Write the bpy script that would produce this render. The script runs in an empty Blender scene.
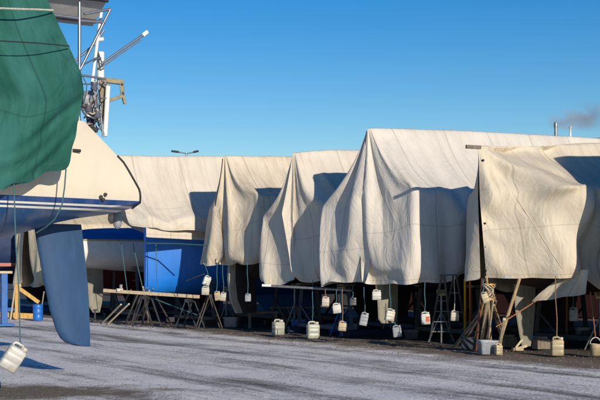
import bpy, math, random
import numpy as np
from mathutils import Vector, Matrix, noise
random.seed(7)
rng = np.random.default_rng(11)
SC = bpy.context.scene
COL = SC.collection
PI = math.pi
EYE, F, HOR = 1.6, 1200.0, 268.0          # eye height, focal length and horizon row of the photograph (600 px wide)

# ------------------------------------------------------------------ frames of the place
D = Vector((0.838, 0.545, 0.0)).normalized()     # the boats' axis: stern at the track, bow away
N = Vector((0.545, -0.838, 0.0)).normalized()    # along the row, towards the sun
L0 = Vector((3.4, 22.9, 0.0))
def row(s): return L0 - N * s                    # point on the row's front line
def W(px, py, Y): return Vector(((px - 300) / F * Y, Y, EYE + (HOR - py) / F * Y))
def gY(py): return EYE * F / (py - HOR)          # depth at which a ground point shows at that row
def G(px, py): 
    v = W(px, py, gY(py)); v.z = 0; return v
def frame(O, a, b, z, d=D, n=N): return O + d * a + n * b + Vector((0, 0, z))

# ------------------------------------------------------------------ materials
def new_mat(name):
    m = bpy.data.materials.new(name); m.use_nodes = True
    nt = m.node_tree
    return m, nt, nt.nodes['Principled BSDF']
def nd(nt, t, **kw):
    n = nt.nodes.new(t)
    for k, v in kw.items():
        if k in n.inputs: n.inputs[k].default_value = v
        else: setattr(n, k, v)
    return n
def coords(nt, scale=(1, 1, 1), kind='Object', rot=(0, 0, 0)):
    tc = nt.nodes.new('ShaderNodeTexCoord'); mp = nt.nodes.new('ShaderNodeMapping')
    mp.inputs['Scale'].default_value = scale; mp.inputs['Rotation'].default_value = rot
    nt.links.new(tc.outputs[kind], mp.inputs[0]); return mp.outputs[0]
def noise_n(nt, vec, scale, detail=4, rough=.55, dist=0):
    n = nd(nt, 'ShaderNodeTexNoise'); n.inputs['Scale'].default_value = scale
    n.inputs['Detail'].default_value = detail; n.inputs['Roughness'].default_value = rough
    n.inputs['Distortion'].default_value = dist
    nt.links.new(vec, n.inputs['Vector']); return n.outputs[0]
def ramp(nt, fac, stops, interp='LINEAR'):
    r = nt.nodes.new('ShaderNodeValToRGB'); r.color_ramp.interpolation = interp
    e = r.color_ramp.elements
    while len(e) < len(stops): e.new(0.5)
    for el, (p, c) in zip(e, stops):
        el.position = p; el.color = (*c, 1) if len(c) == 3 else c
    nt.links.new(fac, r.inputs[0]); return r.outputs[0]
def mix(nt, fac, a, b, mode='MIX'):
    m = nt.nodes.new('ShaderNodeMix'); m.data_type = 'RGBA'; m.blend_type = mode
    for sock, v in ((m.inputs[0], fac), (m.inputs[6], a), (m.inputs[7], b)):
        if isinstance(v, (int, float)): sock.default_value = v
        elif isinstance(v, tuple): sock.default_value = (*v, 1)
        else: nt.links.new(v, sock)
    return m.outputs[2]
def math_n(nt, op, a, b=None, c=None):
    m = nt.nodes.new('ShaderNodeMath'); m.operation = op
    for i, v in enumerate((a, b, c)):
        if v is None: continue
        if isinstance(v, (int, float)): m.inputs[i].default_value = v
        else: nt.links.new(v, m.inputs[i])
    return m.outputs[0]
def bump(nt, bsdf, h, strength=.3, dist=.02, prev=None):
    b = nt.nodes.new('ShaderNodeBump'); b.inputs['Strength'].default_value = strength
    b.inputs['Distance'].default_value = dist
    nt.links.new(h, b.inputs['Height'])
    if prev is not None: nt.links.new(prev, b.inputs['Normal'])
    nt.links.new(b.outputs[0], bsdf.inputs['Normal']); return b.outputs[0]
def V3(c, k): return tuple(max(0, x * k) for x in c)

def surf(name, col, rough=.6, var=.25, scale=6, metal=0, bmp=.15, stretch=(1, 1, 1), dirt=None):
    """a worn plain surface: colour patches, fine grain and optional dirt spots"""
    m, nt, b = new_mat(name)
    v = coords(nt, stretch)
    n1 = noise_n(nt, v, scale, 6, .62)
    c = ramp(nt, n1, [(.3, V3(col, 1 - var)), (.7, V3(col, 1 + var))])
    if dirt is not None:
        n2 = noise_n(nt, v, scale * 2.3, 7, .7)
        c = mix(nt, ramp(nt, n2, [(.52, (0, 0, 0)), (.7, (1, 1, 1))]), c, dirt)
    nt.links.new(c, b.inputs['Base Color'])
    b.inputs['Roughness'].default_value = rough; b.inputs['Metallic'].default_value = metal
    if bmp: bump(nt, b, noise_n(nt, v, scale * 6, 4), bmp, .01)
    return m

def nt_uvy(nt, uv):
    sp = nt.nodes.new('ShaderNodeSeparateXYZ'); nt.links.new(uv, sp.inputs[0]); return sp.outputs[1]
def canvas(name, col, seam=1.45, old=.35, fade=None):
    """heavy cotton-poly tarpaulin: stitched breadths, soft creases, weathering and run-off stains"""
    m, nt, b = new_mat(name)
    uv = coords(nt, (1, 1, 1), 'UV')
    n1 = noise_n(nt, uv, .8, 5, .6)
    c = ramp(nt, n1, [(.32, V3(col, .92)), (.68, V3(col, 1.05))])
    st = coords(nt, (5, .5, 1), 'UV')
    n2 = noise_n(nt, st, 1.2, 6, .7)
    c = mix(nt, math_n(nt, 'MULTIPLY', ramp(nt, n2, [(.48, (0, 0, 0)), (.70, (1, 1, 1))]), old), c, V3((col[0], col[1] * .9, col[2] * .78), .6))
    n3 = noise_n(nt, uv, 9, 8, .75)
    c = mix(nt, math_n(nt, 'MULTIPLY', ramp(nt, n3, [(.66, (0, 0, 0)), (.76, (1, 1, 1))]), old * .7), c, V3(col, .45))
    n5 = noise_n(nt, uv, .35, 3, .6)
    c = mix(nt, math_n(nt, 'MULTIPLY', ramp(nt, n5, [(.52, (0, 0, 0)), (.62, (1, 1, 1))]), old * .5), c, V3((col[0] * .96, col[1] * .95, col[2] * .97), .82))
    hem_ = math_n(nt, 'LESS_THAN', math_n(nt, 'ABSOLUTE', math_n(nt, 'SUBTRACT', nt_uvy(nt, uv), .085)), .008)
    c = mix(nt, math_n(nt, 'MULTIPLY', hem_, .45), c, V3(col, .45))
    low = ramp(nt, math_n(nt, 'ADD', nt_uvy(nt, uv), math_n(nt, 'MULTIPLY', noise_n(nt, uv, 2.5, 6, .7), .9)), [(.35, (1, 1, 1)), (.8, (0, 0, 0))])
    c = mix(nt, math_n(nt, 'MULTIPLY', low, old * .7), c, V3((col[0], col[1] * .9, col[2] * .78), .62))
    if fade:
        fv = coords(nt, (1.1, .35, 1), 'UV')
        c = mix(nt, ramp(nt, noise_n(nt, fv, 1.3, 6, .6), [(.42, (0, 0, 0)), (.62, (.8, .8, .8))]), c, fade)
    # seams between the breadths
    sep = nt.nodes.new('ShaderNodeSeparateXYZ'); nt.links.new(uv, sep.inputs[0])
    fr = math_n(nt, 'FRACT', math_n(nt, 'DIVIDE', sep.outputs[0], seam))
    dist = math_n(nt, 'ABSOLUTE', math_n(nt, 'SUBTRACT', fr, .5))
    line = math_n(nt, 'LESS_THAN', dist, .011)
    c = mix(nt, math_n(nt, 'MULTIPLY', line, .42), c, V3(col, .45))
    fr2 = math_n(nt, 'FRACT', math_n(nt, 'DIVIDE', sep.outputs[1], 3.1))
    l2 = math_n(nt, 'LESS_THAN', math_n(nt, 'ABSOLUTE', math_n(nt, 'SUBTRACT', fr2, .37)), .004)
    c = mix(nt, math_n(nt, 'MULTIPLY', l2, .3), c, V3(col, .45))
    nt.links.new(c, b.inputs['Base Color'])
    b.inputs['Roughness'].default_value = .85
    b.inputs['Specular IOR Level'].default_value = .25
    # creases
    cr = coords(nt, (1.6, .7, 1), 'UV', (0, 0, .35))
    w1 = noise_n(nt, cr, 2.2, 3, .5, 1.2)
    ridge = math_n(nt, 'ABSOLUTE', math_n(nt, 'SUBTRACT', w1, .5))
    p = bump(nt, b, ridge, .26, .16)
    cr2 = coords(nt, (1, 1.5, 1), 'UV', (0, 0, -.6))
    w2 = noise_n(nt, cr2, 5.5, 3, .5, .8)
    p = bump(nt, b, math_n(nt, 'ABSOLUTE', math_n(nt, 'SUBTRACT', w2, .5)), .10, .05, p)
    p = bump(nt, b, noise_n(nt, uv, 60, 3), .12, .006, p)
    bump(nt, b, line, .4, .01, p)
    return m

M = {}
CREAM = (.62, .565, .475)
M['canvas_a'] = canvas('canvas_cream', CREAM, 1.45, .45)
M['canvas_e'] = canvas('canvas_stained', (.63, .55, .43), 1.25, .8)
M['canvas_b'] = canvas('canvas_warm', (.60, .535, .425), 1.6, .6)
M['canvas_c'] = canvas('canvas_grey_cream', (.615, .58, .52), 1.3, .35)
M['canvas_d'] = canvas('canvas_yellowed', (.58, .50, .35), 1.4, .6)
M['green'] = canvas('green_tarpaulin', (.013, .092, .068), 1.1, .6, (.04, .16, .145))
M['blue_tarp'] = canvas('blue_tarpaulin', (.015, .14, .36), 2.0, .1)
M['timber'] = surf('weathered_timber', (.44, .31, .165), .8, .25, 3, 0, .3, (6, 6, 1), (.27, .19, .11))
M['timber_pale'] = surf('pale_timber', (.54, .44, .29), .8, .2, 3, 0, .3, (5, 5, 1), (.32, .25, .16))
M['timber_yellow'] = surf('yellow_timber', (.55, .33, .10), .75, .25, 3, 0, .3, (5, 5, 1))
M['timber_grey'] = surf('grey_timber', (.17, .14, .11), .85, .3, 3, 0, .3, (5, 5, 1))
M['timber_dark'] = surf('dark_timber', (.065, .055, .045), .85, .3, 3, 0, .3, (5, 5, 1))
M['orange'] = surf('orange_paint', (.55, .14, .025), .5, .2, 5)
M['strap'] = surf('faded_orange_strap', (.30, .115, .04), .8, .3, 8)
M['yellow'] = surf('yellow_paint', (.60, .36, .04), .5, .2, 5)
M['redbrown'] = surf('red_brown_wood', (.20, .075, .045), .7, .25, 5)
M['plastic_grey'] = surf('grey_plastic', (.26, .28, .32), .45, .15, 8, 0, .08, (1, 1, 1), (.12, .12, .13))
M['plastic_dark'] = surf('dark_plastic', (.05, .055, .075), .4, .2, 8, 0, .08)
M['plastic_blue'] = surf('blue_plastic', (.015, .13, .50), .38, .15, 8, 0, .08)
def can_plastic(name, col, rough=.4):
    m, nt, b = new_mat(name)
    g = coords(nt, (1, 1, 1), 'Generated'); v = coords(nt)
    sp = nt.nodes.new('ShaderNodeSeparateXYZ'); nt.links.new(g, sp.inputs[0])
    oi = nt.nodes.new('ShaderNodeObjectInfo')
    lev = math_n(nt, 'ADD', .35, math_n(nt, 'MULTIPLY', oi.outputs['Random'], .45))
    wet = math_n(nt, 'LESS_THAN', sp.outputs[2], lev)                 # the water inside shows through
    c = mix(nt, math_n(nt, 'MULTIPLY', wet, .55), col, V3((col[0] * .86, col[1] * .92, col[2]), .66))
    n1 = noise_n(nt, v, 7, 7, .7); c = mix(nt, ramp(nt, n1, [(.48, (0, 0, 0)), (.72, (.75, .75, .75))]), c, V3((col[0], col[1] * .9, col[2] * .65), .42))
    n2 = noise_n(nt, v, 40, 4, .7); c = mix(nt, ramp(nt, n2, [(.6, (0, 0, 0)), (.75, (.5, .5, .5))]), c, (.12, .11, .09))
    nt.links.new(c, b.inputs['Base Color']); b.inputs['Roughness'].default_value = rough
    bump(nt, b, noise_n(nt, v, 14, 3), .15, .012); return m
M['plastic_white'] = can_plastic('translucent_plastic', (.54, .525, .48))
M['plastic_bone'] = can_plastic('bone_plastic', (.47, .44, .365))
M['plastic_green'] = can_plastic('pale_green_plastic', (.40, .41, .345))
M['plastic_cream'] = can_plastic('yellowed_plastic', (.44, .36, .215))
M['cap'] = surf('cap_plastic', (.42, .40, .35), .4, .1, 9)
M['cap_red'] = surf('red_plastic', (.52, .07, .03), .4, .1, 9)
M['rope_teal'] = surf('teal_rope', (.05, .135, .16), .9, .3, 40, 0, .5)
M['rope_brown'] = surf('hemp_rope', (.22, .15, .09), .95, .3, 40, 0, .5)
M['rope_white'] = surf('pale_rope', (.45, .42, .36), .9, .3, 40, 0, .5)
M['steel'] = surf('galvanised_steel', (.30, .31, .32), .45, .25, 10, .7, .1, (1, 1, 1), (.16, .10, .06))
M['steel_dark'] = surf('dark_painted_steel', (.035, .04, .055), .55, .3, 8, .2, .1, (1, 1, 1), (.09, .045, .025))
M['steel_navy'] = surf('navy_painted_steel', (.01, .03, .085), .5, .2, 8, 0, .1, (1, 1, 1), (.06, .05, .05))
M['steel_blue'] = surf('blue_painted_steel', (.014, .12, .40), .5, .2, 8, 0, .1, (1, 1, 1), (.06, .06, .1))
M['alu'] = surf('aluminium', (.34, .35, .37), .4, .15, 12, .85, 0)
M['alu_dull'] = surf('dull_aluminium', (.15, .155, .17), .6, .2, 12, .4, 0)
M['tube'] = surf('stainless_tube', (.26, .28, .33), .35, .1, 12, .7, 0)
M['white_paint'] = surf('white_paint', (.76, .75, .71), .4, .08, 8)
M['khaki'] = surf('khaki_paint', (.27, .23, .14), .6, .2, 9, 0, .1, (1, 1, 1), (.12, .1, .07))
M['rubber'] = surf('black_rubber', (.018, .018, .022), .6, .3, 10)
M['concrete'] = surf('concrete', (.34, .32, .28), .9, .2, 9, 0, .4, (1, 1, 1), (.18, .17, .15))
M['anti_dark'] = surf('dark_antifouling', (.028, .028, .034), .7, .35, 4, 0, .1, (1, 1, 1), (.05, .045, .04))
M['anti_navy'] = surf('navy_antifouling', (.015, .035, .10), .65, .3, 4, 0, .1)
M['anti_red'] = surf('red_antifouling', (.10, .014, .016), .75, .3, 4, 0, .1)
M['hull_blue'] = surf('blue_gelcoat', (.004, .16, .62), .5, .12, 2, 0, .03)
M['hull_white'] = surf('white_gelcoat', (.70, .69, .65), .3, .06, 3, 0, .03, (1, 1, 1), (.55, .53, .48))
M['rudder_tan'] = surf('tan_rudder_paint', (.25, .235, .185), .75, .18, 5, 0, .15, (1, 1, .4), (.15, .135, .105))
M['rudder_lit'] = surf('lit_rudder_edge', (.36, .33, .27), .75, .15, 5, 0, .15, (1, 1, .4), (.2, .18, .14))  # pale tone puts sunlight into the colour of a rudder's aft edge
M['rudder_blue'] = surf('blue_rudder_antifouling', (.017, .06, .15), .7, .18, 3, 0, .12, (1, 1, .35), (.022, .07, .165))
M['barn_red'] = surf('barn_red_boards', (.075, .016, .013), .85, .25, 3, 0, .3, (5, 5, .4))
M['roof_dark'] = surf('dark_roofing', (.05, .048, .05), .8, .25, 3)
M['glass_dark'] = surf('dark_pane', (.02, .024, .03), .12, .2, 3, 0, 0)
M['solar'] = surf('panel_underside', (.5, .5, .5), .5, .15, 6)
M['anti_brown'] = surf('brown_antifouling', (.05, .035, .028), .7, .3, 5)

# ------------------------------------------------------------------ mesh helpers
class MB:
    def __init__(s): s.v = []; s.f = []; s.uv = None
    def add(s, vs, fs):
        o = len(s.v); s.v += [tuple(p) for p in vs]; s.f += [tuple(i + o for i in f) for f in fs]; return s
    def box(s, c, size, R=None):
        c = Vector(c); R = R or Matrix.Identity(3); x, y, z = (k / 2 for k in size)
        vs = [c + R @ Vector((sx * x, sy * y, sz * z)) for sz in (-1, 1) for sx, sy in ((-1, -1), (1, -1), (1, 1), (-1, 1))]
        return s.add(vs, [(3, 2, 1, 0), (4, 5, 6, 7), (0, 1, 5, 4), (1, 2, 6, 5), (2, 3, 7, 6), (3, 0, 4, 7)])
    def beam(s, p, q, w, h=None, up=(0, 0, 1)):
        p, q = Vector(p), Vector(q); t = (q - p); ln = t.length; t.normalize(); h = h or w
        u = Vector(up)
        if abs(t.dot(u)) > .98: u = Vector((1, 0, 0))
        x = t.cross(u).normalized(); y = x.cross(t)
        R = Matrix((x, t, y)).transposed()
        return s.box((p + q) / 2, (w, ln, h), R)
    def tube(s, pts, r, n=8, r2=None):
        pts = [Vector(p) for p in pts]; vs = []; fs = []; m = len(pts)
        prev = None
        for i, p in enumerate(pts):
            t = (pts[min(i + 1, m - 1)] - pts[max(i - 1, 0)]).normalized()
            if prev is None:
                u = Vector((0, 0, 1)) if abs(t.z) < .9 else Vector((1, 0, 0))
                x = t.cross(u).normalized()
            else: x = (prev - t * prev.dot(t)).normalized()
            prev = x; y = t.cross(x)
            rr = r if r2 is None else r + (r2 - r) * i / (m - 1)
            for k in range(n):
                a = 2 * PI * k / n; vs.append(p + (x * math.cos(a) + y * math.sin(a)) * rr)
        for i in range(m - 1):
            for k in range(n):
                a, b = i * n + k, i * n + (k + 1) % n
                fs.append((a, b, b + n, a + n))
        fs.append(tuple(range(n - 1, -1, -1))); fs.append(tuple((m - 1) * n + k for k in range(n)))
        return s.add(vs, fs)
    def lathe(s, prof, n=16, c=(0, 0, 0), R=None):
        c = Vector(c); R = R or Matrix.Identity(3); vs = []; fs = []
        for r, z in prof:
            for k in range(n):
                a = 2 * PI * k / n; vs.append(c + R @ Vector((r * math.cos(a), r * math.sin(a), z)))
        for i in range(len(prof) - 1):
            for k in range(n):
                a, b = i * n + k, i * n + (k + 1) % n; fs.append((a, b, b + n, a + n))
        fs.append(tuple(range(n - 1, -1, -1))); fs.append(tuple((len(prof) - 1) * n + k for k in range(n)))
        return s.add(vs, fs)
    def loft(s, rings, closed=True, caps=True):
        n = len(rings[0]); vs = [p for r in rings for p in r]; fs = []
        for i in range(len(rings) - 1):
            for k in range(n if closed else n - 1):
                a, b = i * n + k, i * n + (k + 1) % n; fs.append((a, b, b + n, a + n))
        if caps: fs.append(tuple(range(n - 1, -1, -1))); fs.append(tuple((len(rings) - 1) * n + k for k in range(n)))
        return s.add(vs, fs)
    def prism(s, pts, off):
        off = Vector(off); pts = [Vector(p) for p in pts]; n = len(pts)
        vs = [p - off / 2 for p in pts] + [p + off / 2 for p in pts]
        fs = [tuple(range(n - 1, -1, -1)), tuple(range(n, 2 * n))]
        fs += [(i, (i + 1) % n, (i + 1) % n + n, i + n) for i in range(n)]
        return s.add(vs, fs)

def tag(o, label=None, cat=None, group=None, kind=None):
    if label: o['label'] = label
    if cat: o['category'] = cat
    if group: o['group'] = group
    if kind: o['kind'] = kind
    return o
def empty(name, loc, label=None, cat=None, group=None, R=None):
    o = bpy.data.objects.new(name, None); COL.objects.link(o); o.empty_display_size = .2
    o.matrix_basis = Matrix.Translation(Vector(loc)) @ (R.to_4x4() if R else Matrix.Identity(4))
    return tag(o, label, cat, group)
def wmat(o):
    m = o.matrix_basis.copy()
    return (wmat(o.parent) @ m) if o.parent else m
def build(mb, name, mat, parent=None, loc=None, smooth=False, bevel=0, local=False, uv=None, subsurf=0, auto=52):
    """link ONE mesh object; vertices are given in world space unless local=True"""
    me = bpy.data.meshes.new(name)
    if parent is not None: base = wmat(parent)
    else: base = Matrix.Translation(Vector(loc) if loc is not None else Vector((0, 0, 0)))
    inv = base.inverted()
    vs = mb.v if local else [tuple(inv @ Vector(v)) for v in mb.v]
    me.from_pydata(vs, [], mb.f); me.validate(); me.update()
    o = bpy.data.objects.new(name, me); COL.objects.link(o)
    if parent is not None: o.parent = parent
    elif loc is not None: o.location = loc
    me.materials.append(M[mat] if isinstance(mat, str) else mat)
    if smooth:
        me.polygons.foreach_set('use_smooth', [True] * len(me.polygons))
        if auto:
            try: me.set_sharp_from_angle(angle=math.radians(auto))
            except Exception: pass
    if uv is not None:
        l = me.uv_layers.new(name='UVMap')
        idx = np.zeros(len(me.loops), dtype=np.int32); me.loops.foreach_get('vertex_index', idx)
        l.data.foreach_set('uv', np.asarray(uv, dtype=np.float32)[idx].ravel())
    if bevel:
        b = o.modifiers.new('bevel', 'BEVEL'); b.width = bevel; b.segments = 2; b.limit_method = 'ANGLE'
    if subsurf:
        b = o.modifiers.new('subdivision', 'SUBSURF'); b.levels = subsurf; b.render_levels = subsurf
    return o

def rrect(w, d_, r, n=4):
    pts = []
    for cx, cy, a0 in ((w / 2 - r, d_ / 2 - r, 0), (-w / 2 + r, d_ / 2 - r, 90), (-w / 2 + r, -d_ / 2 + r, 180), (w / 2 - r, -d_ / 2 + r, 270)):
        for k in range(n + 1):
            a = math.radians(a0 + 90 * k / n); pts.append((cx + r * math.cos(a), cy + r * math.sin(a)))
    return pts
def lerp_tab(tab, x):
    xs = [t[0] for t in tab]; ys = [t[1] for t in tab]
    return float(np.interp(x, xs, ys))

# ------------------------------------------------------------------ cloth: a small position based solver for the tarpaulins
def relax(P, pin, slack_u, slack_v, steps=110, iters=8, grav=.0009, bend=.12, collide=None, jitter=.015):
    nv, nu, _ = P.shape
    B = P.copy()
    k = rng.normal(0, 1, (nv, nu, 3))
    for _ in range(3):
        k[1:-1] = (k[:-2] + k[1:-1] * 2 + k[2:]) / 4; k[:, 1:-1] = (k[:, :-2] + k[:, 1:-1] * 2 + k[:, 2:]) / 4
    P = P + k * jitter * 4 * (~pin)[..., None]
    w = np.where(pin, 0., 1.)
    cons = []
    def con(sa, sb, rest_scale, st):
        a, b = B[sa], B[sb]
        r = np.linalg.norm(a - b, axis=-1) * rest_scale
        wa, wb = w[sa], w[sb]; ws = np.maximum(wa + wb, 1e-6)
        cons.append((sa, sb, r, st * wa / ws, st * wb / ws))
    s_ = slice
    su, sv = slack_u, slack_v
    for o in (0, 1):
        con((s_(None), s_(o, nu - 1, 2)), (s_(None), s_(o + 1, nu, 2)), su, 1.)
        n_ = len(range(o, nv - 1, 2))
        con((s_(o, nv - 1, 2), s_(None)), (s_(o + 1, nv, 2), s_(None)), sv[None, :], 1.)
    for o in (0, 1):
        m_ = (sv[:-1] + sv[1:]) / 2
        con((s_(o, nv - 1, 2), s_(0, nu - 1)), (s_(o + 1, nv, 2), s_(1, nu)), m_[None, :], .35)
        con((s_(o, nv - 1, 2), s_(1, nu)), (s_(o + 1, nv, 2), s_(0, nu - 1)), m_[None, :], .35)
    for o in (0, 1):
        con((s_(None), s_(o, nu - 2, 3)), (s_(None), s_(o + 2, nu, 3)), su, bend)
        con((s_(o, nv - 2, 3), s_(None)), (s_(o + 2, nv, 3), s_(None)), sv[None, :], bend)
    V = np.zeros_like(P); g = np.array([0, 0, -grav])
    for t in range(steps):
        Q = P + (V * .93 + g) * w[..., None]
        for it in range(iters):
            for sa, sb, r, ca, cb in cons:
                d = Q[sb] - Q[sa]; ln = np.sqrt((d * d).sum(-1)) + 1e-9
                e = ((ln - r) / ln)[..., None] * d
                Q[sa] += e * ca[..., None]; Q[sb] -= e * cb[..., None]
            if collide is not None: collide(Q, w)
        V = Q - P; P = Q
    return P

LAST = {}
def cover(name, O, st, mat, label, group, cell=.105, slack=1.07, half=1.42, hull_a0=.0, gun=3.1, pin_g=(), steps=110, d=D, n=N, sag=1.012, hem_ties=.85, sub=1, bend=.12, jitter=.015, fans=(), pin_edge=False):
    """a tarpaulin over a boat. st: stations (ridge, near gunwale, near hem, far gunwale, far hem), each (a, b, z) in the boat's own frame"""
    S = np.array(st, dtype=float)                        # k,5,3
    ch = [0]
    for i in range(len(S) - 1):
        ch.append(ch[-1] + max(.15, (np.linalg.norm(S[i + 1, 2] - S[i, 2]) + np.linalg.norm(S[i + 1, 1] - S[i, 1])) / 2))
    ch = np.array(ch); nv = int(ch[-1] / cell) + 1
    tv = np.linspace(0, ch[-1], nv)
    # Hermite with limited slopes along the boat
    m = np.zeros_like(S); dl = np.diff(S, axis=0) / np.diff(ch)[:, None, None]
    m[0], m[-1] = dl[0], dl[-1]
    for i in range(1, len(S) - 1):
        same = (dl[i - 1] * dl[i]) > 0
        m[i] = np.where(same, 2 * dl[i - 1] * dl[i] / (dl[i - 1] + dl[i] + 1e-12), 0)
    C = np.zeros((nv, 5, 3))
    for j, t in enumerate(tv):
        i = min(max(np.searchsorted(ch, t) - 1, 0), len(S) - 2); h = ch[i + 1] - ch[i]; x = (t - ch[i]) / h
        C[j] = (2 * x**3 - 3 * x**2 + 1) * S[i] + (x**3 - 2 * x**2 + x) * h * m[i] + (-2 * x**3 + 3 * x**2) * S[i + 1] + (x**3 - x**2) * h * m[i + 1]
    order = [2, 1, 0, 3, 4]
    mid = len(S) // 2
    segs = [max(4, int(np.linalg.norm(S[mid, order[q]] - S[mid, order[q + 1]]) / cell)) for q in range(4)]
    nu = sum(segs) + 1
    P = np.zeros((nv, nu, 3)); c0 = 0; marks = [0]
    for q in range(4):
        for kk in range(segs[q] + 1):
            x = kk / segs[q]; P[:, c0 + kk] = C[:, order[q]] * (1 - x) + C[:, order[q + 1]] * x
        c0 += segs[q]; marks.append(c0)
    pin = np.zeros((nv, nu), bool)
    pin[:, marks[2]] = True
    for t in ch[list(pin_g)]:
        j = int(round(t / ch[-1] * (nv - 1))); pin[j, marks[1]] = pin[j, marks[3]] = True
    if pin_edge: pin[0, :] = True
    t = 0
    while t <= ch[-1] + .01:
        j = min(int(round(t / ch[-1] * (nv - 1))), nv - 1); pin[j, 0] = pin[j, -1] = True; t += hem_ties
    zfrac = np.interp(np.arange(nu), marks, [1, .8, 0, .8, 1])
    sv = 1 + (slack - 1) * zfrac
    def collide(Q, w):
        a, b, z = Q[..., 0], Q[..., 1], Q[..., 2]
        zz = np.clip((gun - z) / .4, 0, 1)
        lim = half * np.clip(1 - (np.clip(a - 4.5, 0, 6) / 6.5) ** 2, .05, 1) * np.clip(.82 + a * .1, .5, 1)
        ins = (z < gun) & (a > hull_a0 + .05) & (np.abs(b) < lim) & (w > 0)
        # push out through the nearest of side and transom
        da = a - hull_a0; db = lim - np.abs(b)
        side = ins & (db < da); tr = ins & ~side
        b[side] = (np.sign(b) * lim)[side]; a[tr] = hull_a0
        Q[..., 0], Q[..., 1] = a, b
    P = relax(P, pin, sag, sv, steps=steps, collide=collide, bend=bend, jitter=jitter)
    for a0, z0, freq, amp, ph, r0 in fans:                 # tension folds running out from a held point of the near side
        q = P[:, :marks[2]]; da, dz = q[..., 0] - a0, z0 - q[..., 2]
        r = np.sqrt(da * da + dz * dz) + 1e-6; th = np.arctan2(da, dz)
        k = np.interp(q[..., 2], [gun - 1.9, gun - 1.2, z0], [.5, 1, 1]) * (r / r0) * np.exp(1 - r / r0)
        f = np.cos(th * freq + ph) + .4 * np.cos(th * freq * 2.3 + ph * 2)
        free = ~pin[:, :marks[2]]
        P[:, :marks[2], 1] += amp * k * f * free
    LAST['edge'] = [O + d * float(p[0]) + n * float(p[1]) + Vector((0, 0, float(p[2]))) for p in P[0, :marks[2] + 1]]
    R = Matrix((d, n, Vector((0, 0, 1)))).transposed()
    Rn = np.array(R)
    Wd = P.reshape(-1, 3) @ Rn.T
    mb = MB(); mb.v = [tuple(p) for p in Wd]
    mb.f = [(j * nu + i, j * nu + i + 1, (j + 1) * nu + i + 1, (j + 1) * nu + i) for j in range(nv - 1) for i in range(nu - 1)]
    ul = np.concatenate([[0], np.cumsum(np.linalg.norm(np.diff(P[nv // 2], axis=0), axis=-1))])
    uvs = np.stack([np.repeat(tv, nu), np.tile(ul, nv)], -1)
    o = build(mb, name, mat, loc=O, smooth=True, local=True, uv=uvs, subsurf=sub, auto=0)
    tag(o, label, 'boat cover', group)
    hem_near = [O + R @ Vector(P[j, 0]) for j in range(nv)]
    return o, hem_near

# ------------------------------------------------------------------ boats under the covers
def hull_mesh(O, a0, L, w, zg, zb, stern_w=.8, stern_z=.35, d=D, n=N, ns=26):
    prof = [(1.0, 0), (1.0, .2), (.985, .42), (.93, .62), (.80, .78), (.58, .9), (.30, .97), (.06, 1.0)]
    mb = MB(); rings = []
    for i in range(ns + 1):
        t = i / ns; a = a0 + L * t
        if t < .4: hw = w * (stern_w + (1 - stern_w) * math.sin(t / .4 * PI / 2))
        else: hw = w * max(.02, 1 - ((t - .4) / .6) ** 2.2)
        bot = zb + stern_z * max(0, 1 - t / .45) ** 1.6 + (zg - zb) * .75 * max(0, (t - .72) / .28) ** 2
        zt = zg + .25 * max(0, t - .5) ** 1.5
        pts = [(hw * y, zt - (zt - bot) * z) for y, z in prof]
        ring = [frame(O, a, y, z, d, n) for y, z in pts] + [frame(O, a, -y, z, d, n) for y, z in reversed(pts)]
        rings.append(ring)
    mb.loft(rings); return mb
def foil(O, rows, th, d=D, n=N):
    """a keel or rudder blade: rows (z, a_lead, a_trail)"""
    mb = MB(); rings = []
    for z, a1, a2 in rows:
        c = a2 - a1
        us = [0, .08, .3, .6, 1]; ys = [0.05, .6, 1, .75, .1]
        pts = [(a1 + c * u, th * y / 2) for u, y in zip(us, ys)] + [(a1 + c * u, -th * y / 2) for u, y in reversed(list(zip(us, ys)))]
        rings.append([frame(O, a, b, z, d, n) for a, b in pts])
    mb.loft(rings); return mb
def boat(O, label, mat, group, a0=.3, L=9.2, w=1.36, zg=2.95, zb=.95, rudder=None, rud_mat='rudder_tan', keel_mat=None, stern_w=.8, stern_z=.35, d=D, n=N, name='sailing_boat', keel=True, edge=None):
    r = empty(name, frame(O, a0, 0, 0, d, n), label, 'sailing boat', group)
    h = build(hull_mesh(O, a0, L, w, zg, zb, stern_w, stern_z, d, n), 'hull', mat, r, smooth=True)
    # toe rail along the gunwale
    rail = MB()
    for sgn in (-1, 1):
        pts = []
        for i in range(14):
            t = i / 13
            hw = w * (stern_w + (1 - stern_w) * math.sin(min(t / .4, 1) * PI / 2)) if t < .4 else w * max(.02, 1 - ((t - .4) / .6) ** 2.2)
            pts.append(frame(O, a0 + L * t, sgn * (hw + .01), zg + .25 * max(0, t - .5) ** 1.5 + .02, d, n))
        rail.tube(pts, .03, 6)
    build(rail, 'toe_rail', 'timber', r, smooth=True)
    if keel:
        build(foil(O, [(.20, a0 + L * .40, a0 + L * .58), (.45, a0 + L * .38, a0 + L * .58), (zb + .15, a0 + L * .33, a0 + L * .60)], .30, d, n), 'keel', keel_mat or mat, r, smooth=True)
    if rudder:
        rd = build(foil(O, rudder, .10, d, n), 'rudder', rud_mat, r, smooth=True)
        if edge:
            m_ = MB(); m_.loft([[frame(O, a1 + u, b_, z, d, n) for u, b_ in ((-.02, -.05), (-.02, .05), (.16, .075), (.16, -.075))] for z, a1, a2 in rudder]); build(m_, 'lit_trailing_edge', edge, rd, bevel=.01)  # strip along the aft edge, coloured as if the sun caught it
    return r
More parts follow.
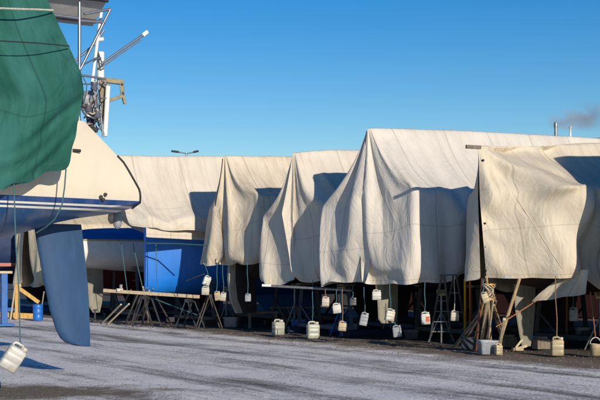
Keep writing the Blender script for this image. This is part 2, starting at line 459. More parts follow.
def cradle(O, label, mat='steel_dark', a1=2.2, a2=5.4, w=1.15, zt=1.15, d=D, n=N, group='steel cradles under the boats'):
    r = empty('boat_cradle', frame(O, (a1 + a2) / 2, 0, 0, d, n), label, 'boat cradle', group)
    mb = MB()
    for b in (-w, w): mb.beam(frame(O, a1 - .3, b, .09, d, n), frame(O, a2 + .3, b, .09, d, n), .1, .14)
    for a in (a1, (a1 + a2) / 2, a2): mb.beam(frame(O, a, -w, .19, d, n), frame(O, a, w, .19, d, n), .1, .1)
    build(mb, 'base_frame', mat, r, bevel=.006)
    for a in (a1, a2):
        for b in (-1, 1):
            m2 = MB(); m2.beam(frame(O, a, b * w, .1, d, n), frame(O, a, b * w * .86, zt, d, n), .09)
            m2.beam(frame(O, a, b * w * .4, .2, d, n), frame(O, a, b * w * .93, zt * .62, d, n), .05)
            post = build(m2, 'upright', mat, r, bevel=.006)
            m3 = MB(); m3.beam(frame(O, a - .16, b * w * .80, zt + .05, d, n), frame(O, a + .16, b * w * .80, zt + .05, d, n), .2, .06)
            build(m3, 'support_pad', 'timber_grey', post, bevel=.008)
    return r

ROW = 'canvas covered boats laid up in the row'
CG = 'boat covers of the laid up row'
O6, O5, O4, O3, O2, O1 = row(-3.3), row(0), row(3.5), row(6.54), row(9.8), row(13.0)
def back(R, half, gz, hz, hb=None):
    """a plain station well behind the stern"""
    hb = hb or half + .06
    a = R[0]
    return [R, (a, half, gz), (a, hb, hz), (a, -half, gz), (a, -hb, hz)]

covers = {}
covers[5] = cover('boat_cover', O5, [
    [(0, 0, 3.95), (0.0, .05, 2.9), (.12, .10, 1.41), (-.03, .03, 2.9), (.06, .0, 1.38)],
    [(.1, 0, 3.96), (.12, .22, 2.95), (.2, .3, 1.415), (-.02, -.2, 2.9), (-.04, -.36, 1.36)],
    [(.35, 0, 3.97), (.36, .46, 3.0), (.46, .62, 1.42), (.3, -.5, 3.0), (.25, -.66, 1.36)],
    [(.8, 0, 3.99), (.85, .92, 3.02), (.86, 1.06, 1.42), (.8, -.95, 3.0), (.8, -1.05, 1.36)],
    [(1.5, 0, 4.03), (1.5, 1.42, 3.14), (1.36, 1.5, 1.43), (1.5, -1.4, 3.1), (1.5, -1.45, 1.36)],
    back((2.0, 0, 4.08), 1.45, 3.18, 1.12), back((3.0, 0, 4.18), 1.47, 3.2, 1.26), back((4.5, 0, 4.26), 1.47, 3.2, 1.3),
    back((6.5, 0, 4.3), 1.4, 3.25, 1.3), back((8.3, 0, 4.3), 1.05, 3.3, 1.4), back((10.2, 0, 4.3), .35, 3.4, 1.6)],
    'canvas_b', 'warm cream canvas cover draped from a protruding ridge pole, nearest of the row', CG, pin_g=(0, 4, 5, 6, 7, 8, 9, 10), slack=1.03, hull_a0=.75, bend=.3, jitter=.008, pin_edge=True, fans=((0, 3.98, 6.0, .14, .6, 1.6), (1.55, 3.2, 5.0, .11, 1.9, 1.3)))
covers[4] = cover('boat_cover', O4, [
    [(-.05, .0, 4.62), (-.06, -.22, 3.1), (-.10, -.12, 1.28), (-.10, -.1, 3.1), (-.14, -.0, 1.26)],
    [(-.04, .0, 4.625), (.06, .28, 3.14), (.02, .4, 1.28), (-.16, -.7, 3.05), (-.2, -.72, 1.33)],
    [(-.02, .0, 4.63), (.12, .70, 3.20), (.10, .85, 1.28), (-.22, -1.2, 3.0), (-.26, -1.2, 1.30)],
    [(.02, 0, 4.64), (.22, 1.12, 3.32), (.24, 1.22, 1.30), (-.22, -1.46, 3.02), (-.2, -1.44, 1.24)],
    [(.8, 0, 4.68), (.95, 1.40, 3.24), (.9, 1.46, 1.33), (.8, -1.48, 3.1), (.8, -1.48, 1.3)],
    [(1.6, 0, 4.71), (1.6, 1.45, 3.24), (1.55, 1.5, 1.56), (1.6, -1.5, 3.15), (1.6, -1.5, 1.3)],
    back((2.4, 0, 4.74), 1.46, 3.24, 1.6), back((4.0, 0, 4.78), 1.48, 3.25, 1.4), back((6.0, 0, 4.82), 1.44, 3.28, 1.4),
    back((8.2, 0, 4.85), 1.1, 3.3, 1.5), back((10.4, 0, 4.85), .35, 3.4, 1.7)],
    'canvas_c', 'tall grey-cream canvas cover with a steep wide closed front, in the middle of the row', CG, pin_g=(0, 3, 4, 5, 6, 7, 8, 9, 10), slack=1.15, hull_a0=.3, gun=3.0, sag=.997, bend=.3, jitter=.01)
edge4 = LAST['edge']
covers[3] = cover('boat_cover', O3, [
    [(0, 0, 4.35), (-.02, -.25, 2.95), (.05, .1, 1.36), (-.06, -.12, 2.95), (-.12, .05, 1.32)],
    [(.02, 0, 4.355), (.06, .25, 3.0), (.2, .5, 1.34), (-.08, -.7, 2.9), (-.14, -.7, 1.28)],
    [(.05, 0, 4.36), (.2, .7, 3.05), (.42, 1.0, 1.34), (-.08, -1.18, 2.86), (-.14, -1.16, 1.30)],
    [(.5, 0, 4.42), (.55, 1.2, 3.14), (.6, 1.4, 1.38), (.4, -1.3, 2.95), (.4, -1.3, 1.3)],
    [(1.1, 0, 4.48), (1.1, 1.4, 3.18), (1.1, 1.48, 1.42), (1.1, -1.4, 3.1), (1.1, -1.45, 1.35)],
    back((2.0, 0, 4.52), 1.45, 3.2, 1.4), back((4.0, 0, 4.56), 1.46, 3.22, 1.4), back((6.2, 0, 4.6), 1.4, 3.22, 1.4),
    back((8.3, 0, 4.6), 1.0, 3.3, 1.5), back((10.2, 0, 4.6), .35, 3.4, 1.7)],
    'canvas_a', 'cream canvas cover with a deep folded front pleat, just left of the tall closed one', CG, pin_g=(2, 3, 4, 5, 6, 7, 8, 9), slack=1.13, hull_a0=.35)
covers[2] = cover('boat_cover', O2, [
    [(-.05, 0, 4.52), (-.10, -.3, 3.1), (-.16, -.2, 1.74), (-.14, -.1, 3.1), (-.2, .0, 1.74)],
    [(-.02, 0, 4.525), (.0, .2, 3.15), (-.06, .3, 1.74), (-.16, -.45, 3.1), (-.24, -.55, 1.74)],
    [(0, 0, 4.53), (.1, .7, 3.25), (.06, .8, 1.74), (-.14, -.75, 3.1), (-.22, -.9, 1.75)],
    [(.03, 0, 4.54), (.25, 1.1, 3.45), (.22, 1.15, 1.75), (.1, -1.0, 3.1), (.05, -1.1, 1.76)],
    [(.8, 0, 4.57), (.8, 1.38, 3.45), (.85, 1.42, 1.78), (.8, -1.3, 3.2), (.8, -1.35, 1.76)],
    back((1.6, 0, 4.61), 1.42, 3.4, 1.76), back((3.5, 0, 4.66), 1.44, 3.35, 1.6), back((6.0, 0, 4.68), 1.4, 3.35, 1.5),
    back((8.2, 0, 4.68), 1.0, 3.4, 1.5), back((10.2, 0, 4.68), .35, 3.5, 1.7)],
    'canvas_e', 'cream canvas cover bundled in a peaked front fold, above a thin pale rudder', CG, pin_g=(0, 3, 4, 5, 6, 7, 8, 9), slack=1.14, hull_a0=.3)
edge2 = LAST['edge']
covers[1] = cover('boat_cover', O1, [
    [(-1.7, 0, 4.72), (-1.68, .75, 3.1), (-1.62, .9, 2.74), (-1.7, -.75, 3.4), (-1.65, -.78, 3.15)],
    [(-1.2, 0, 4.73), (-1.2, 1.28, 3.0), (-1.2, 1.36, 2.68), (-1.2, -1.2, 3.4), (-1.2, -1.22, 3.15)],
    back((0, 0, 4.78), 1.42, 3.02, 2.62, 1.5), back((1.5, 0, 4.86), 1.44, 3.05, 2.56, 1.52), back((3.5, 0, 4.9), 1.44, 3.1, 2.5),
    back((6, 0, 4.9), 1.36, 3.2, 2.4), back((8.2, 0, 4.9), .9, 3.3, 2.3), back((10, 0, 4.9), .3, 3.4, 2.3)],
    'canvas_a', 'smooth cream canvas cover stretched over the bright blue hull', CG, pin_g=(0, 1, 2, 3, 4, 5, 6, 7), slack=1.02, hull_a0=-1.3)
covers[6] = cover('boat_cover', O6, [
    [(1.45, 0, 4.77), (1.12, .1, 3.6), (.58, .12, 1.5), (1.12, -.05, 3.6), (.58, -.1, 1.5)],
    [(1.5, 0, 4.78), (1.16, .8, 3.4), (.6, .9, 1.5), (1.18, -.7, 3.4), (.64, -.66, 1.5)],
    [(2.2, 0, 4.8), (2.2, 1.4, 3.2), (1.9, 1.45, 1.4), (2.3, -1.1, 3.2), (2.2, -1.1, 1.4)],
    back((3.6, 0, 4.84), 1.45, 3.2, 1.35), back((5.5, 0, 4.86), 1.45, 3.2, 1.3), back((8.0, 0, 4.86), 1.2, 3.3, 1.4), back((10.5, 0, 4.86), .4, 3.4, 1.6)],
    'canvas_c', 'cream canvas cover standing just beyond the right end of the visible row', CG, pin_g=(1, 2, 3, 4, 5, 6), slack=1.06, hull_a0=2.0, steps=60)
O0 = row(22.7)
covers[0] = cover('boat_cover', O0, [
    [(-.6, 0, 3.9), (-.65, .3, 2.9), (-.7, .5, 1.03), (-.65, -.3, 2.9), (-.7, -.45, 1.05)],
    [(-.5, 0, 3.92), (-.5, 1.1, 2.9), (-.5, 1.2, 1.02), (-.5, -1.1, 2.9), (-.5, -1.2, 1.0)],
    back((1, 0, 3.95), 1.35, 2.9, 1.05), back((4, 0, 4.0), 1.4, 2.9, 1.2), back((7, 0, 4.0), 1.1, 3.0, 1.4), back((9, 0, 4.0), .3, 3.1, 1.6)],
    'canvas_d', 'yellowed crumpled cover seen behind the big blue rudder', CG, pin_g=(1, 2, 3, 4, 5), slack=1.14, hull_a0=-.2, steps=70)

for k_, e_ in ((4, edge4), (2, edge2)):
    build(MB().tube([p - D * .015 for p in e_[1:-1]], .012, 6), 'seam_gap', 'rubber', covers[k_][0], smooth=True)  # black tube added to draw the shaded gap where the cover edges overlap
# ridge pole and details of the nearest cover
c5 = covers[5][0]
mb = MB(); mb.beam(frame(O5, -.30, .0, 3.90), frame(O5, .06, 0, 3.905), .05, .07); build(mb, 'ridge_pole', 'timber_grey', c5, bevel=.006)
for k, zz in enumerate((3.65, 3.28, 2.9, 2.45, 2.0, 1.55)):
    mb = MB(); p = frame(O5, .03 + .09 * (3.9 - zz) / 2.5, .09, zz)
    mb.tube([p - N * .02, p + N * .025], .02, 8); build(mb, 'eyelet', 'rubber', c5, smooth=True)
mb = MB(); q = W(507.5, 276.5, 22.2)
mb.prism([W(504, 276.0, 22.24), W(511, 275.6, 22.28), W(511, 278.0, 22.28), W(504, 278.5, 22.24)], -N * .02)
build(mb, 'patch', 'plastic_grey', c5)
# a loose inner fold under the near hem of the nearest cover
def small_cloth(name, corners, mat, label, cat, group=None, nu=16, nv=12, amp=.04, parent=None):
    a, b, c, d_ = [Vector(p) for p in corners]; mb = MB(); uv = []
    nrm = (b - a).cross(d_ - a).normalized()
    for j in range(nv + 1):
        for i in range(nu + 1):
            x, y = i / nu, j / nv
            p = (a * (1 - x) + b * x) * (1 - y) + (d_ * (1 - x) + c * x) * y
            k = noise.noise(Vector((x * 3.1 + a.x, y * 2.3, a.y))) + .5 * math.sin(x * 13 + y * 4)
            mb.v.append(tuple(p + nrm * amp * k)); uv.append((x * (b - a).length, y * (d_ - a).length))
    mb.f = [(j * (nu + 1) + i, j * (nu + 1) + i + 1, (j + 1) * (nu + 1) + i + 1, (j + 1) * (nu + 1) + i) for j in range(nv) for i in range(nu)]
    o = build(mb, name, mat, parent=parent, loc=None if parent else a, smooth=True, uv=uv, subsurf=1, auto=0)
    if not parent: tag(o, label, cat, group)
    return o
small_cloth('hem_fold', [W(531, 302, 22.9), W(586, 294, 22.1), W(588, 270, 22.1), W(566, 272, 22.6)], 'canvas_b', None, None, parent=c5)

small_cloth('skirt', [frame(O1, -1.35, 1.32, 2.42), frame(O1, 5.5, 1.44, 2.18), frame(O1, 5.5, 1.40, 2.9), frame(O1, -1.3, 1.22, 2.85)], 'canvas_a', None, None, parent=covers[1][0], nu=50, amp=.015)
def on_cover(o, px, py, off=.004):
    acc, ws = Vector((0, 0, 0)), 0.
    for v in o.data.vertices:
        if v.co.dot(N) < 0: continue
        p = o.location + v.co
        x, y = 300 + F * p.x / p.y, HOR - F * (p.z - EYE) / p.y; e = (x - px) ** 2 + (y - py) ** 2
        if e < 90: w_ = math.exp(-e / 22); acc += p * w_; ws += w_
    return acc / max(ws, 1e-9) + N * off
build(MB().tube([on_cover(c5, 512 + (566 - 512) * t, 192 + (275 - 192) * t) for t in np.linspace(0, 1, 12)], .005, 6), 'lashing', 'canvas_d', c5, smooth=True)
boat(O6, 'dark hull under the cover beyond the right end of the row', 'anti_dark', ROW, a0=2.0, L=8.4)
boat(O5, 'dark brown hull with a tan rudder under the nearest cover', 'anti_brown', ROW, a0=.85, L=9, w=1.2, zg=2.75, stern_w=.7,
     rudder=[(.06, 1.13, 1.36), (.3, 1.06, 1.42), (.8, .95, 1.48), (1.5, .9, 1.5)])
boat(O4, 'black hull with a square grey-tan rudder under the tall closed cover', 'anti_dark', ROW, a0=.7, L=9.4, w=1.28, zg=2.75, stern_w=.6,
     rudder=[(.40, .32, .72), (.5, .24, .76), (1.2, .20, .78), (1.5, .20, .78)])
boat(O3, 'navy hull under the cover whose front flap hangs open', 'anti_navy', ROW, a0=.6, L=9.2, w=1.26, zg=2.8, stern_w=.6)
boat(O2, 'black hull with a thin rudder edge coloured pale as if sunlit under the bundled cover', 'anti_dark', ROW, a0=.55, L=9.4, w=1.25, zg=2.9, zb=1.0, stern_w=.55,
     rudder=[(.42, .34, .95), (.8, .17, .95), (1.3, .11, .9), (1.8, .13, .9)], rud_mat='anti_dark', edge='rudder_lit')
# the double-ended bright blue boat
boat(O1, 'bright blue hull scuffed with white under the smooth cover', 'hull_blue', ROW, a0=-.75, L=10, w=1.42, zg=2.95, zb=.8, stern_w=.05, stern_z=.12,
     rudder=None)
cradle(O6, 'dark steel cradle beyond the right end of the row')
cradle(O5, 'dark steel cradle behind the tan rudder of the nearest boat', a1=2.6)
cradle(O4, 'dark steel cradle behind the square rudder')
cradle(O3, 'blue painted steel cradle under the navy hull', 'steel_navy', a1=.9, a2=4.6)
cradle(O2, 'dark steel cradle behind the thin pale rudder')
cradle(O1, 'dark steel cradle under the bright blue hull', a1=.8, a2=5)

# boats further along the row
Os = row(17.2)
sb = boat(Os, 'small white boat with a brown rudder under a blue cover', 'hull_white', ROW, a0=-1.3, L=7.5, w=1.15, zg=2.42, zb=1.45, stern_w=.78, stern_z=.2,
          rudder=[(.22, -.5, -.27), (.5, -.7, -.2), (1.0, -.83, -.15), (1.6, -.81, -.17)], rud_mat='rudder_tan', keel_mat='anti_dark')
mb = MB(); rings = []
for a, w_, z in ((-1.2, .55, 2.46), (-.9, .8, 2.56), (0, .9, 2.70), (1.2, 1.0, 2.85), (4, .9, 2.85), (6, .35, 2.8)):
    rings.append([frame(Os, a, b * w_ * 1.08, zz) for b, zz in ((1, 2.38), (1.0, 2.46), (.5, z - .02), (0, z + .08), (-.5, z - .02), (-1.02, 2.3), (-1, 2.05))])
mb.loft(rings, closed=False, caps=False)
bt = build(mb, 'boat_cover', 'blue_tarp', loc=Os, smooth=True, subsurf=2, auto=0,
           uv=[(i // 7 * 1.2, i % 7 * .5) for i in range(42)])
tag(bt, 'bright blue tarpaulin tied low over the small white boat', 'boat cover')
Or = row(19.2); mb = MB(); rings = []
for a, w_, z in ((-.45, .45, 2.6), (-.3, .95, 2.75), (.3, 1.15, 2.85), (2, 1.25, 2.9), (4.5, 1.2, 2.9), (7.5, .6, 2.85)):
    rings.append([frame(Or, a, b * w_ * 1.06, zz) for b, zz in ((.98, 2.2), (1.03, 2.45), (1, 2.75), (.5, z - .05), (0, z + .1), (-.5, z - .05), (-1.02, 2.5), (-1, 2.2))])
mb.loft(rings, closed=False, caps=False)
bt = build(mb, 'boat_cover', 'blue_tarp', loc=Or, smooth=True, subsurf=2, auto=0, uv=[(i // 8 * 1.5, i % 8 * .5) for i in range(48)])
tag(bt, 'faded blue tarpaulin glimpsed above the top of the big blue rudder', 'boat cover')
boat(row(19.4), 'dark red hull in the shade between the small white boat and the yellowed cover', 'anti_red', ROW, a0=.4, L=8.5, w=1.2, zg=2.0, zb=.65)
boat(O0, 'grey hull under the yellowed crumpled cover', 'anti_dark', ROW, a0=-.1, L=8.5, zb=1.0)
Ob = row(26)
bb = boat(Ob, 'dark blue hull with a coral stripe at the far left of the row', 'anti_navy', ROW, a0=-1.2, L=8, zg=3.3, zb=1.2)
mb = MB()
for sgn in (-1, 1):
    for i in range(10):
        pass
mb.beam(frame(Ob, -1.2, 1.15, 1.72), frame(Ob, 2.6, 1.42, 1.72), .02, .12); mb.beam(frame(Ob, -1.225, -1.05, 1.72), frame(Ob, -1.225, 1.05, 1.72), .02, .12)
build(mb, 'stripe', surf('coral_stripe', (.42, .14, .12), .4, .1), bb)
boat(row(30), 'black hull far along the row, leftmost', 'anti_dark', ROW, a0=-1, L=8, zg=3.3, zb=.9)
cradle(Os, 'dark steel cradle under the small white boat', a1=.6, a2=3.5, w=.95, zt=1.5)
cradle(Ob, 'bright blue steel cradle under the coral striped hull', 'steel_blue', a1=-1.0, a2=2.6, w=1.1, zt=1.4)
cradle(row(19.4), 'dark steel cradle under the dark red hull', a1=1.6, a2=4.6)
cradle(O0, 'dark steel cradle under the yellowed cover', a1=1.0, a2=4.2)

# ------------------------------------------------------------------ the big yacht on the left
C0 = Vector((-2.77, 18.07, 0)); DL = -D
def LY(a, b, z): return frame(C0, a, b, z, DL, N)
def ray_b(px, py, b):
    """(a, z) where the line of sight meets the yacht's lengthwise plane at lateral distance b"""
    k = (px - 300) / F; P = C0 + N * b
    # P.x + a*DL.x = k*(P.y + a*DL.y)
    a = (k * P.y - P.x) / (DL.x - k * DL.y); Y = P.y + a * DL.y
    return a, EYE + (HOR - py) / F * Y
ya = empty('sailing_yacht', LY(4, 0, 0), 'large cream and blue yacht with a deep blue rudder, stern towards the row', 'sailing yacht')
A_END = [(2.28, .7), (2.36, .42), (2.42, .2), (2.47, .06), (2.56, 0), (2.72, .03), (3.1, .28), (3.55, .77), (3.9, 1.15)]
def yw(A): return lerp_tab([(0, .9), (1, 1.12), (2, 1.3), (3, 1.43), (4.5, 1.54), (6, 1.54), (8, 1.3), (10, .7), (11.4, .03)], A)
def yzb(A): return lerp_tab([(0, 2.38), (.75, 2.20), (1.5, 2.04), (3, 1.82), (5, 1.7), (7, 1.75), (9, 2.0), (11.4, 2.9)], A)
def yzd(A): return lerp_tab([(0, 3.66), (4, 3.68), (11.4, 3.98)], A)
PROF = [(.97, 0), (.985, .10), (1.0, .22), (1.0, .36), (.995, .43), (.99, .50), (.98, .56), (.97, .62), (.95, .67), (.93, .72), (.90, .76), (.87, .80), (.78, .87), (.62, .93), (.40, .975), (.16, .995), (.0, 1.0)]
rings = []
stA = [0, .12, .3, .55, .85, 1.2, 1.6, 2, 2.5, 3, 3.6, 4.3, 5, 6, 7, 8, 9, 10, 10.7, 11.4]
for A in stA:
    zb, zd, w_ = yzb(A), yzd(A), yw(A); f = max(0, 1 - A / 2.2)
    near = []
    for y0, t in PROF:
        y = y0 + (1 - y0) * .75 * max(0, 1 - A / 1.6) * (1 if t < .93 else .5)
        z = zd - (zd - zb) * t
        a = A + lerp_tab(A_END, z) * f
        near.append((a, w_ * y, z))
    rings.append([LY(a, b, z) for a, b, z in near] + [LY(a, -b, z) for a, b, z in reversed(near[:-1])])
mb = MB(); mb.loft(rings, closed=False, caps=False)
nP = len(rings[0])
mb.f += [(k, k + 1, nP - 2 - k, nP - 1 - k) for k in range(nP // 2)]           # transom
mb.f += [(j * nP, (j + 1) * nP, (j + 2) * nP - 1, (j + 1) * nP - 1) for j in range(len(stA) - 1)]   # deck
# painted bands, by height in the yacht's own frame
m, nt, b = new_mat('yacht_paint')
v = coords(nt); sp = nt.nodes.new('ShaderNodeSeparateXYZ'); nt.links.new(v, sp.inputs[0])
zn = math_n(nt, 'DIVIDE', math_n(nt, 'SUBTRACT', sp.outputs[2], 1.6), 2.4)
zz = lambda h: (h - 1.6) / 2.4
blue, wht, crm = (.010, .05, .19), (.66, .63, .56), (.68, .61, .485)
rc = ramp(nt, zn, [(0, (.010, .058, .17)), (zz(2.405), (.66, .63, .56)), (zz(2.43), blue), (zz(2.462), wht), (zz(2.488), blue), (zz(2.56), crm), (1, crm)], 'CONSTANT')
n1 = noise_n(nt, coords(nt, (1, 1, .35)), 2.5, 6, .65)
rc = mix(nt, ramp(nt, n1, [(.45, (0, 0, 0)), (.75, (.22, .22, .22))]), rc, (.36, .33, .27))
nt.links.new(rc, b.inputs['Base Color']); b.inputs['Roughness'].default_value = .3
bump(nt, b, noise_n(nt, coords(nt), 1.2, 2), .08, .05)
M['yacht'] = m
build(mb, 'hull', 'yacht', ya, smooth=True, auto=40)
# dark rubbing strip round the lower transom edge
hp = len(PROF)
for idx, sg in ((range(3, 14), 1), (range(nP - 4, nP - 15, -1), -1)):
    mb = MB(); mb.tube([rings[0][k] + N * sg * .004 for k in idx], .016, 8); build(mb, 'rubbing_strip', 'rubber', ya, smooth=True)
rows = []
for y, xl, xr in ((224, 34, 81), (232, 35, 82), (250, 38, 84), (280, 43.5, 87), (310, 49.8, 89), (329, 55.8, 89.6), (338, 60.5, 89.8), (342.5, 66, 89.9), (345.3, 75, 90), (346.3, 84, 90)):
    a1, z1 = ray_b(xl, y, 0); a2, z2 = ray_b(xr, y, 0)
    rows.append(((z1 + z2) / 2, a1, a2))
rows = sorted(rows)
mb = MB(); rings = []
for z, a1, a2 in rows:
    c = a2 - a1; us = [0, .06, .25, .55, .85, 1]; ys = [.1, .6, 1, .8, .35, .12]
    pts = [(a1 + c * u, .075 * y) for u, y in zip(us, ys)] + [(a1 + c * u, -.075 * y) for u, y in reversed(list(zip(us, ys)))]
    rings.append([LY(a, bb_, z) for a, bb_ in pts])
mb.loft(rings); build(mb, 'rudder', 'rudder_blue', ya, smooth=True)
build(foil(C0, [(.42, 4.3, 6.2), (.8, 4.2, 6.2), (1.85, 3.9, 6.3)], .34, DL, N), 'keel', 'rudder_blue', ya, smooth=True)
mb = MB(); a_, z_ = ray_b(85, 130, .7); mb.box(LY(a_, .7, z_), (.30, .25, .07), Matrix((DL, N, Vector((0, 0, 1)))).transposed()); build(mb, 'deck_hatch', 'rubber', ya, bevel=.015)
def T(px, py, b): a, z = ray_b(px, py, b); return LY(a, b, z)
mb = MB(); mb.tube([T(73, 150.3, 1.12), T(80.5, 150.9, 1.12)], .022, 8); build(mb, 'rail_fitting', 'rubber', ya, smooth=True)
for px, py, r_ in ((92.5, 195, .028), (101, 197, .035), (105.5, 194.5, .032), (103.5, 199.5, .03)):
    mb = MB(); p = T(px, py, 1.02); mb.tube([p - N * .12, p + N * .008], r_ * .8, 10); build(mb, 'skin_fitting', 'rubber', ya, smooth=True)
# stern gantry
mb = MB(); mb.tube([T(79, 132, .5), T(79.3, 75, .5), T(79.5, 2, .5)], .024, 8)
mb.tube([T(110.5, 9, .5), T(80, 70, .5), T(70, 92, .5)], .02, 8); mb.tube([T(84, 14, .5), T(111, 9, .5)], .02, 8)
mb.tube([T(80, 20.5, .5), T(105, 22.5, .5)], .022, 8); mb.tube([T(81, 75, .4), T(106, 79, .4)], .017, 8)
mb.tube([T(48, 14, .5), T(80, 18.5, .5)], .022, 8); mb.tube([T(74, 62, -.3), T(96, 43, -.3), T(104, 30, -.3)], .018, 8)
mb.tube([T(96, 80, .1), T(94, 132, .1)], .02, 8); mb.tube([T(90, 104, .2), T(104, 135, .2)], .015, 8); mb.tube([T(82, 110, .3), T(102, 106, .3)], .015, 8)
build(mb, 'stern_gantry', 'tube', ya, smooth=True)
mb = MB(); mb.tube([T(91.5, 84, .35), T(95.5, 133, .35)], .013, 8); mb.tube([T(98, 79, .35), T(103, 137, .35)], .013, 8)
for k in range(6): mb.tube([T(92 + k * .6, 90 + k * 7.6, .35), T(98.8 + k * .72, 88 + k * 8.2, .35)], .011, 8)
mb.tube([T(80, 84, .4), T(104, 84, .35)], .011, 8); mb.tube([T(80, 100, .4), T(108, 98, .1)], .011, 8); mb.tube([T(98, 52, .05), T(103, 66, .2)], .011, 8); mb.tube([T(101, 79, .1), T(108, 88, .1)], .014, 8)
mb.tube([T(81, 66, .45), T(96, 58, .3), T(101, 58, .05)], .012, 8)
build(mb, 'boarding_ladder', 'tube', ya, smooth=True)
mb = MB(); mb.tube([T(101.5, 11, .2), T(97.5, 40, .2), T(92, 84, .2)], .024, 10); mb.tube([T(100.5, 78, 0), T(100.7, 52, 0)], .055, 12)
mb.tube([T(96, 40, .15), T(103, 39, .15)], .03, 10); mb.tube([T(108, 86, .1), T(105, 136, .1)], .037, 12)
build(mb, 'flag_staff', 'white_paint', ya, smooth=True)
mb = MB(); Rl = Matrix((DL, N, Vector((0, 0, 1)))).transposed()
pc = T(75, -4, .0); Rp = Rl @ Matrix.Rotation(.5, 3, 'X'); mb.box(pc, (1.0, 1.2, .05), Rp)
build(mb, 'solar_panel', 'solar', ya, bevel=.008)
mb = MB(); [mb.box(pc + Rp @ Vector((0, y_, -.05)), (1.0, .05, .045), Rp) for y_ in (-.45, .05, .5)]
build(mb, 'panel_rail', 'steel_dark', ya, bevel=.006)
mb = MB(); mb.tube([T(101, 64, .2), T(143.5, 34.5, .2)], .018, 12); mb.tube([T(103, 66, .2), T(141, 39.5, .2)], .012, 8)
dv = build(mb, 'davit', 'tube', ya, smooth=True)
mb = MB(); mb.tube([T(142.5, 35.5, .2), T(147.3, 31.8, .2)], .032, 10); build(mb, 'end_cap', 'white_paint', dv, smooth=True)
mb = MB()
for p, q, w_ in (((103, 79.5), (103, 124), .11), ((101, 79.5), (123, 82.5), .075), ((121.5, 81), (122.5, 96), .06), ((122, 92), (125, 104), .045), ((122, 96), (108, 101), .05), ((108, 84), (108, 98), .05)):
    mb.beam(T(*p, -.05), T(*q, -.05), w_, w_)
build(mb, 'motor_bracket', 'khaki', ya, bevel=.01)
# small outboard and winches heaped on the after deck
om = MB()
om.loft([[T(89, 100, .3) + Rl @ Vector((x * k + dx, y * k, z)) for x, y in rrect(.24, .2, .06)] for z, k, dx in ((-.12, .8, 0), (-.10, 1, 0), (.02, 1, 0), (.10, .9, -.01), (.13, .6, -.02))])
ob = build(om, 'outboard_motor', 'plastic_grey', ya, smooth=True)
m2 = MB(); m2.beam(T(89, 108, .3), T(91, 128, .3), .07, .10); m2.tube([T(86, 104, .3), T(80, 101, .4)], .018, 8); build(m2, 'motor_leg', 'steel_dark', ob, bevel=.01)
for px, py in ((88.5, 112), (94, 90), (97.5, 118)):
    mb = MB(); mb.lathe([(.045, 0), (.055, .02), (.032, .06), (.05, .10), (.05, .115), (.0, .12)], 14, T(px, py, .55)); build(mb, 'winch', 'tube', ya, smooth=True)
for pts_, r_, mt in ((((84, 118), (88, 112), (93, 114), (98, 109), (101, 116), (96, 122), (88, 124), (84, 129)), .013, 'rope_white'),
                     (((93, 84), (92, 96), (95, 104), (91, 113), (94, 124), (100, 131)), .009, 'rubber'),
                     (((104, 82), (99, 92), (101, 104), (97, 115), (99, 128)), .008, 'rubber'),
                     (((82, 76), (87, 84), (86, 95), (83, 104)), .008, 'rope_teal'),
                     (((96, 100), (90, 103), (87, 109), (92, 116), (97, 113), (94, 107), (88, 111)), .012, 'rope_brown'),
                     (((80, 108), (86, 115), (94, 118), (103, 113)), .014, 'tube')):
    n_ = len(pts_); mb = MB(); q_ = []
    for i in range(n_ - 1):
        for k_ in range(4):
            t_ = k_ / 4; a_, b_ = pts_[i], pts_[i + 1]; w_ = t_ * t_ * (3 - 2 * t_)
            q_.append(T(a_[0] + (b_[0] - a_[0]) * t_, a_[1] + (b_[1] - a_[1]) * w_, .45 + .12 * math.sin(i + t_)))
    mb.tube(q_, r_, 6); build(mb, 'mooring_line', mt, ya, smooth=True)
mb = MB()
for px, py in ((103, 84), (103, 97), (103, 110), (121, 84), (122, 93)):
    p = T(px, py, -.05); mb = MB(); mb.tube([p, p + N * .08], .016, 8); build(mb, 'bolt', 'tube', ya, smooth=True)
cradle(C0, 'steel cradle carrying the large cream and blue yacht', 'steel_dark', a1=3.6, a2=7.2, w=1.35, zt=1.75, d=DL, n=N)

# green tarpaulin over the yacht's boom
BOOM = 6.0
def bz(z): return max(0.0, 1.68 * min(1, (BOOM - z) / (BOOM - 3.8)))
def ray_t(px, py):
    b = .8
    for _ in range(12):
        a, z = ray_b(px, py, b); b = bz(z)
    return a, b, z
right = [ray_t(*p) for p in ((67, 169), (71.5, 150), (76, 130), (80, 108), (83, 92), (81.5, 75), (72, 53), (60, 27), (48, 0), (43, -16), (36, -38))]
hem = [ray_t(*p) for p in ((67, 169), (56, 170.3), (45, 171.3), (35, 174), (28, 177.5), (20, 181.5), (14, 183.5), (6, 181.5), (-12, 178), (-45, 174), (-80, 180), (-130, 174), (-180, 182))]
rz = [r[2] for r in right]; ra = [r[0] for r in right]
ha = [h[0] for h in hem]; hz = [h[2] for h in hem]
cell = .085
A1 = max(ha); nvv = int((A1 - .9) / cell); nr = int(3.4 / cell)
Pn = np.zeros((nvv, 2 * nr + 1, 3))
for j in range(nvv):
    x = j / (nvv - 1)
    for i in range(nr + 1):
        y = i / nr
        # hem height at this column, then the height of this row, then the sheet's edge at that height
        a_h = ha[0] + (A1 - ha[0]) * x; z_h = float(np.interp(a_h, ha, hz))
        z = z_h + (BOOM - z_h) * y
        a_r = float(np.interp(z, rz, ra)); a = a_r + (A1 - a_r) * x
        bb_ = bz(z)
        Pn[j, i] = (a, bb_, z); Pn[j, 2 * nr - i] = (a, -bb_, z)
pin = np.zeros(Pn.shape[:2], bool); pin[:, nr] = True
for h in (0, 2, 6, 9, 11, 12):
    j = int(round((ha[h] - ha[0]) / (A1 - ha[0]) * (nvv - 1))); pin[j, 0] = pin[j, -1] = True
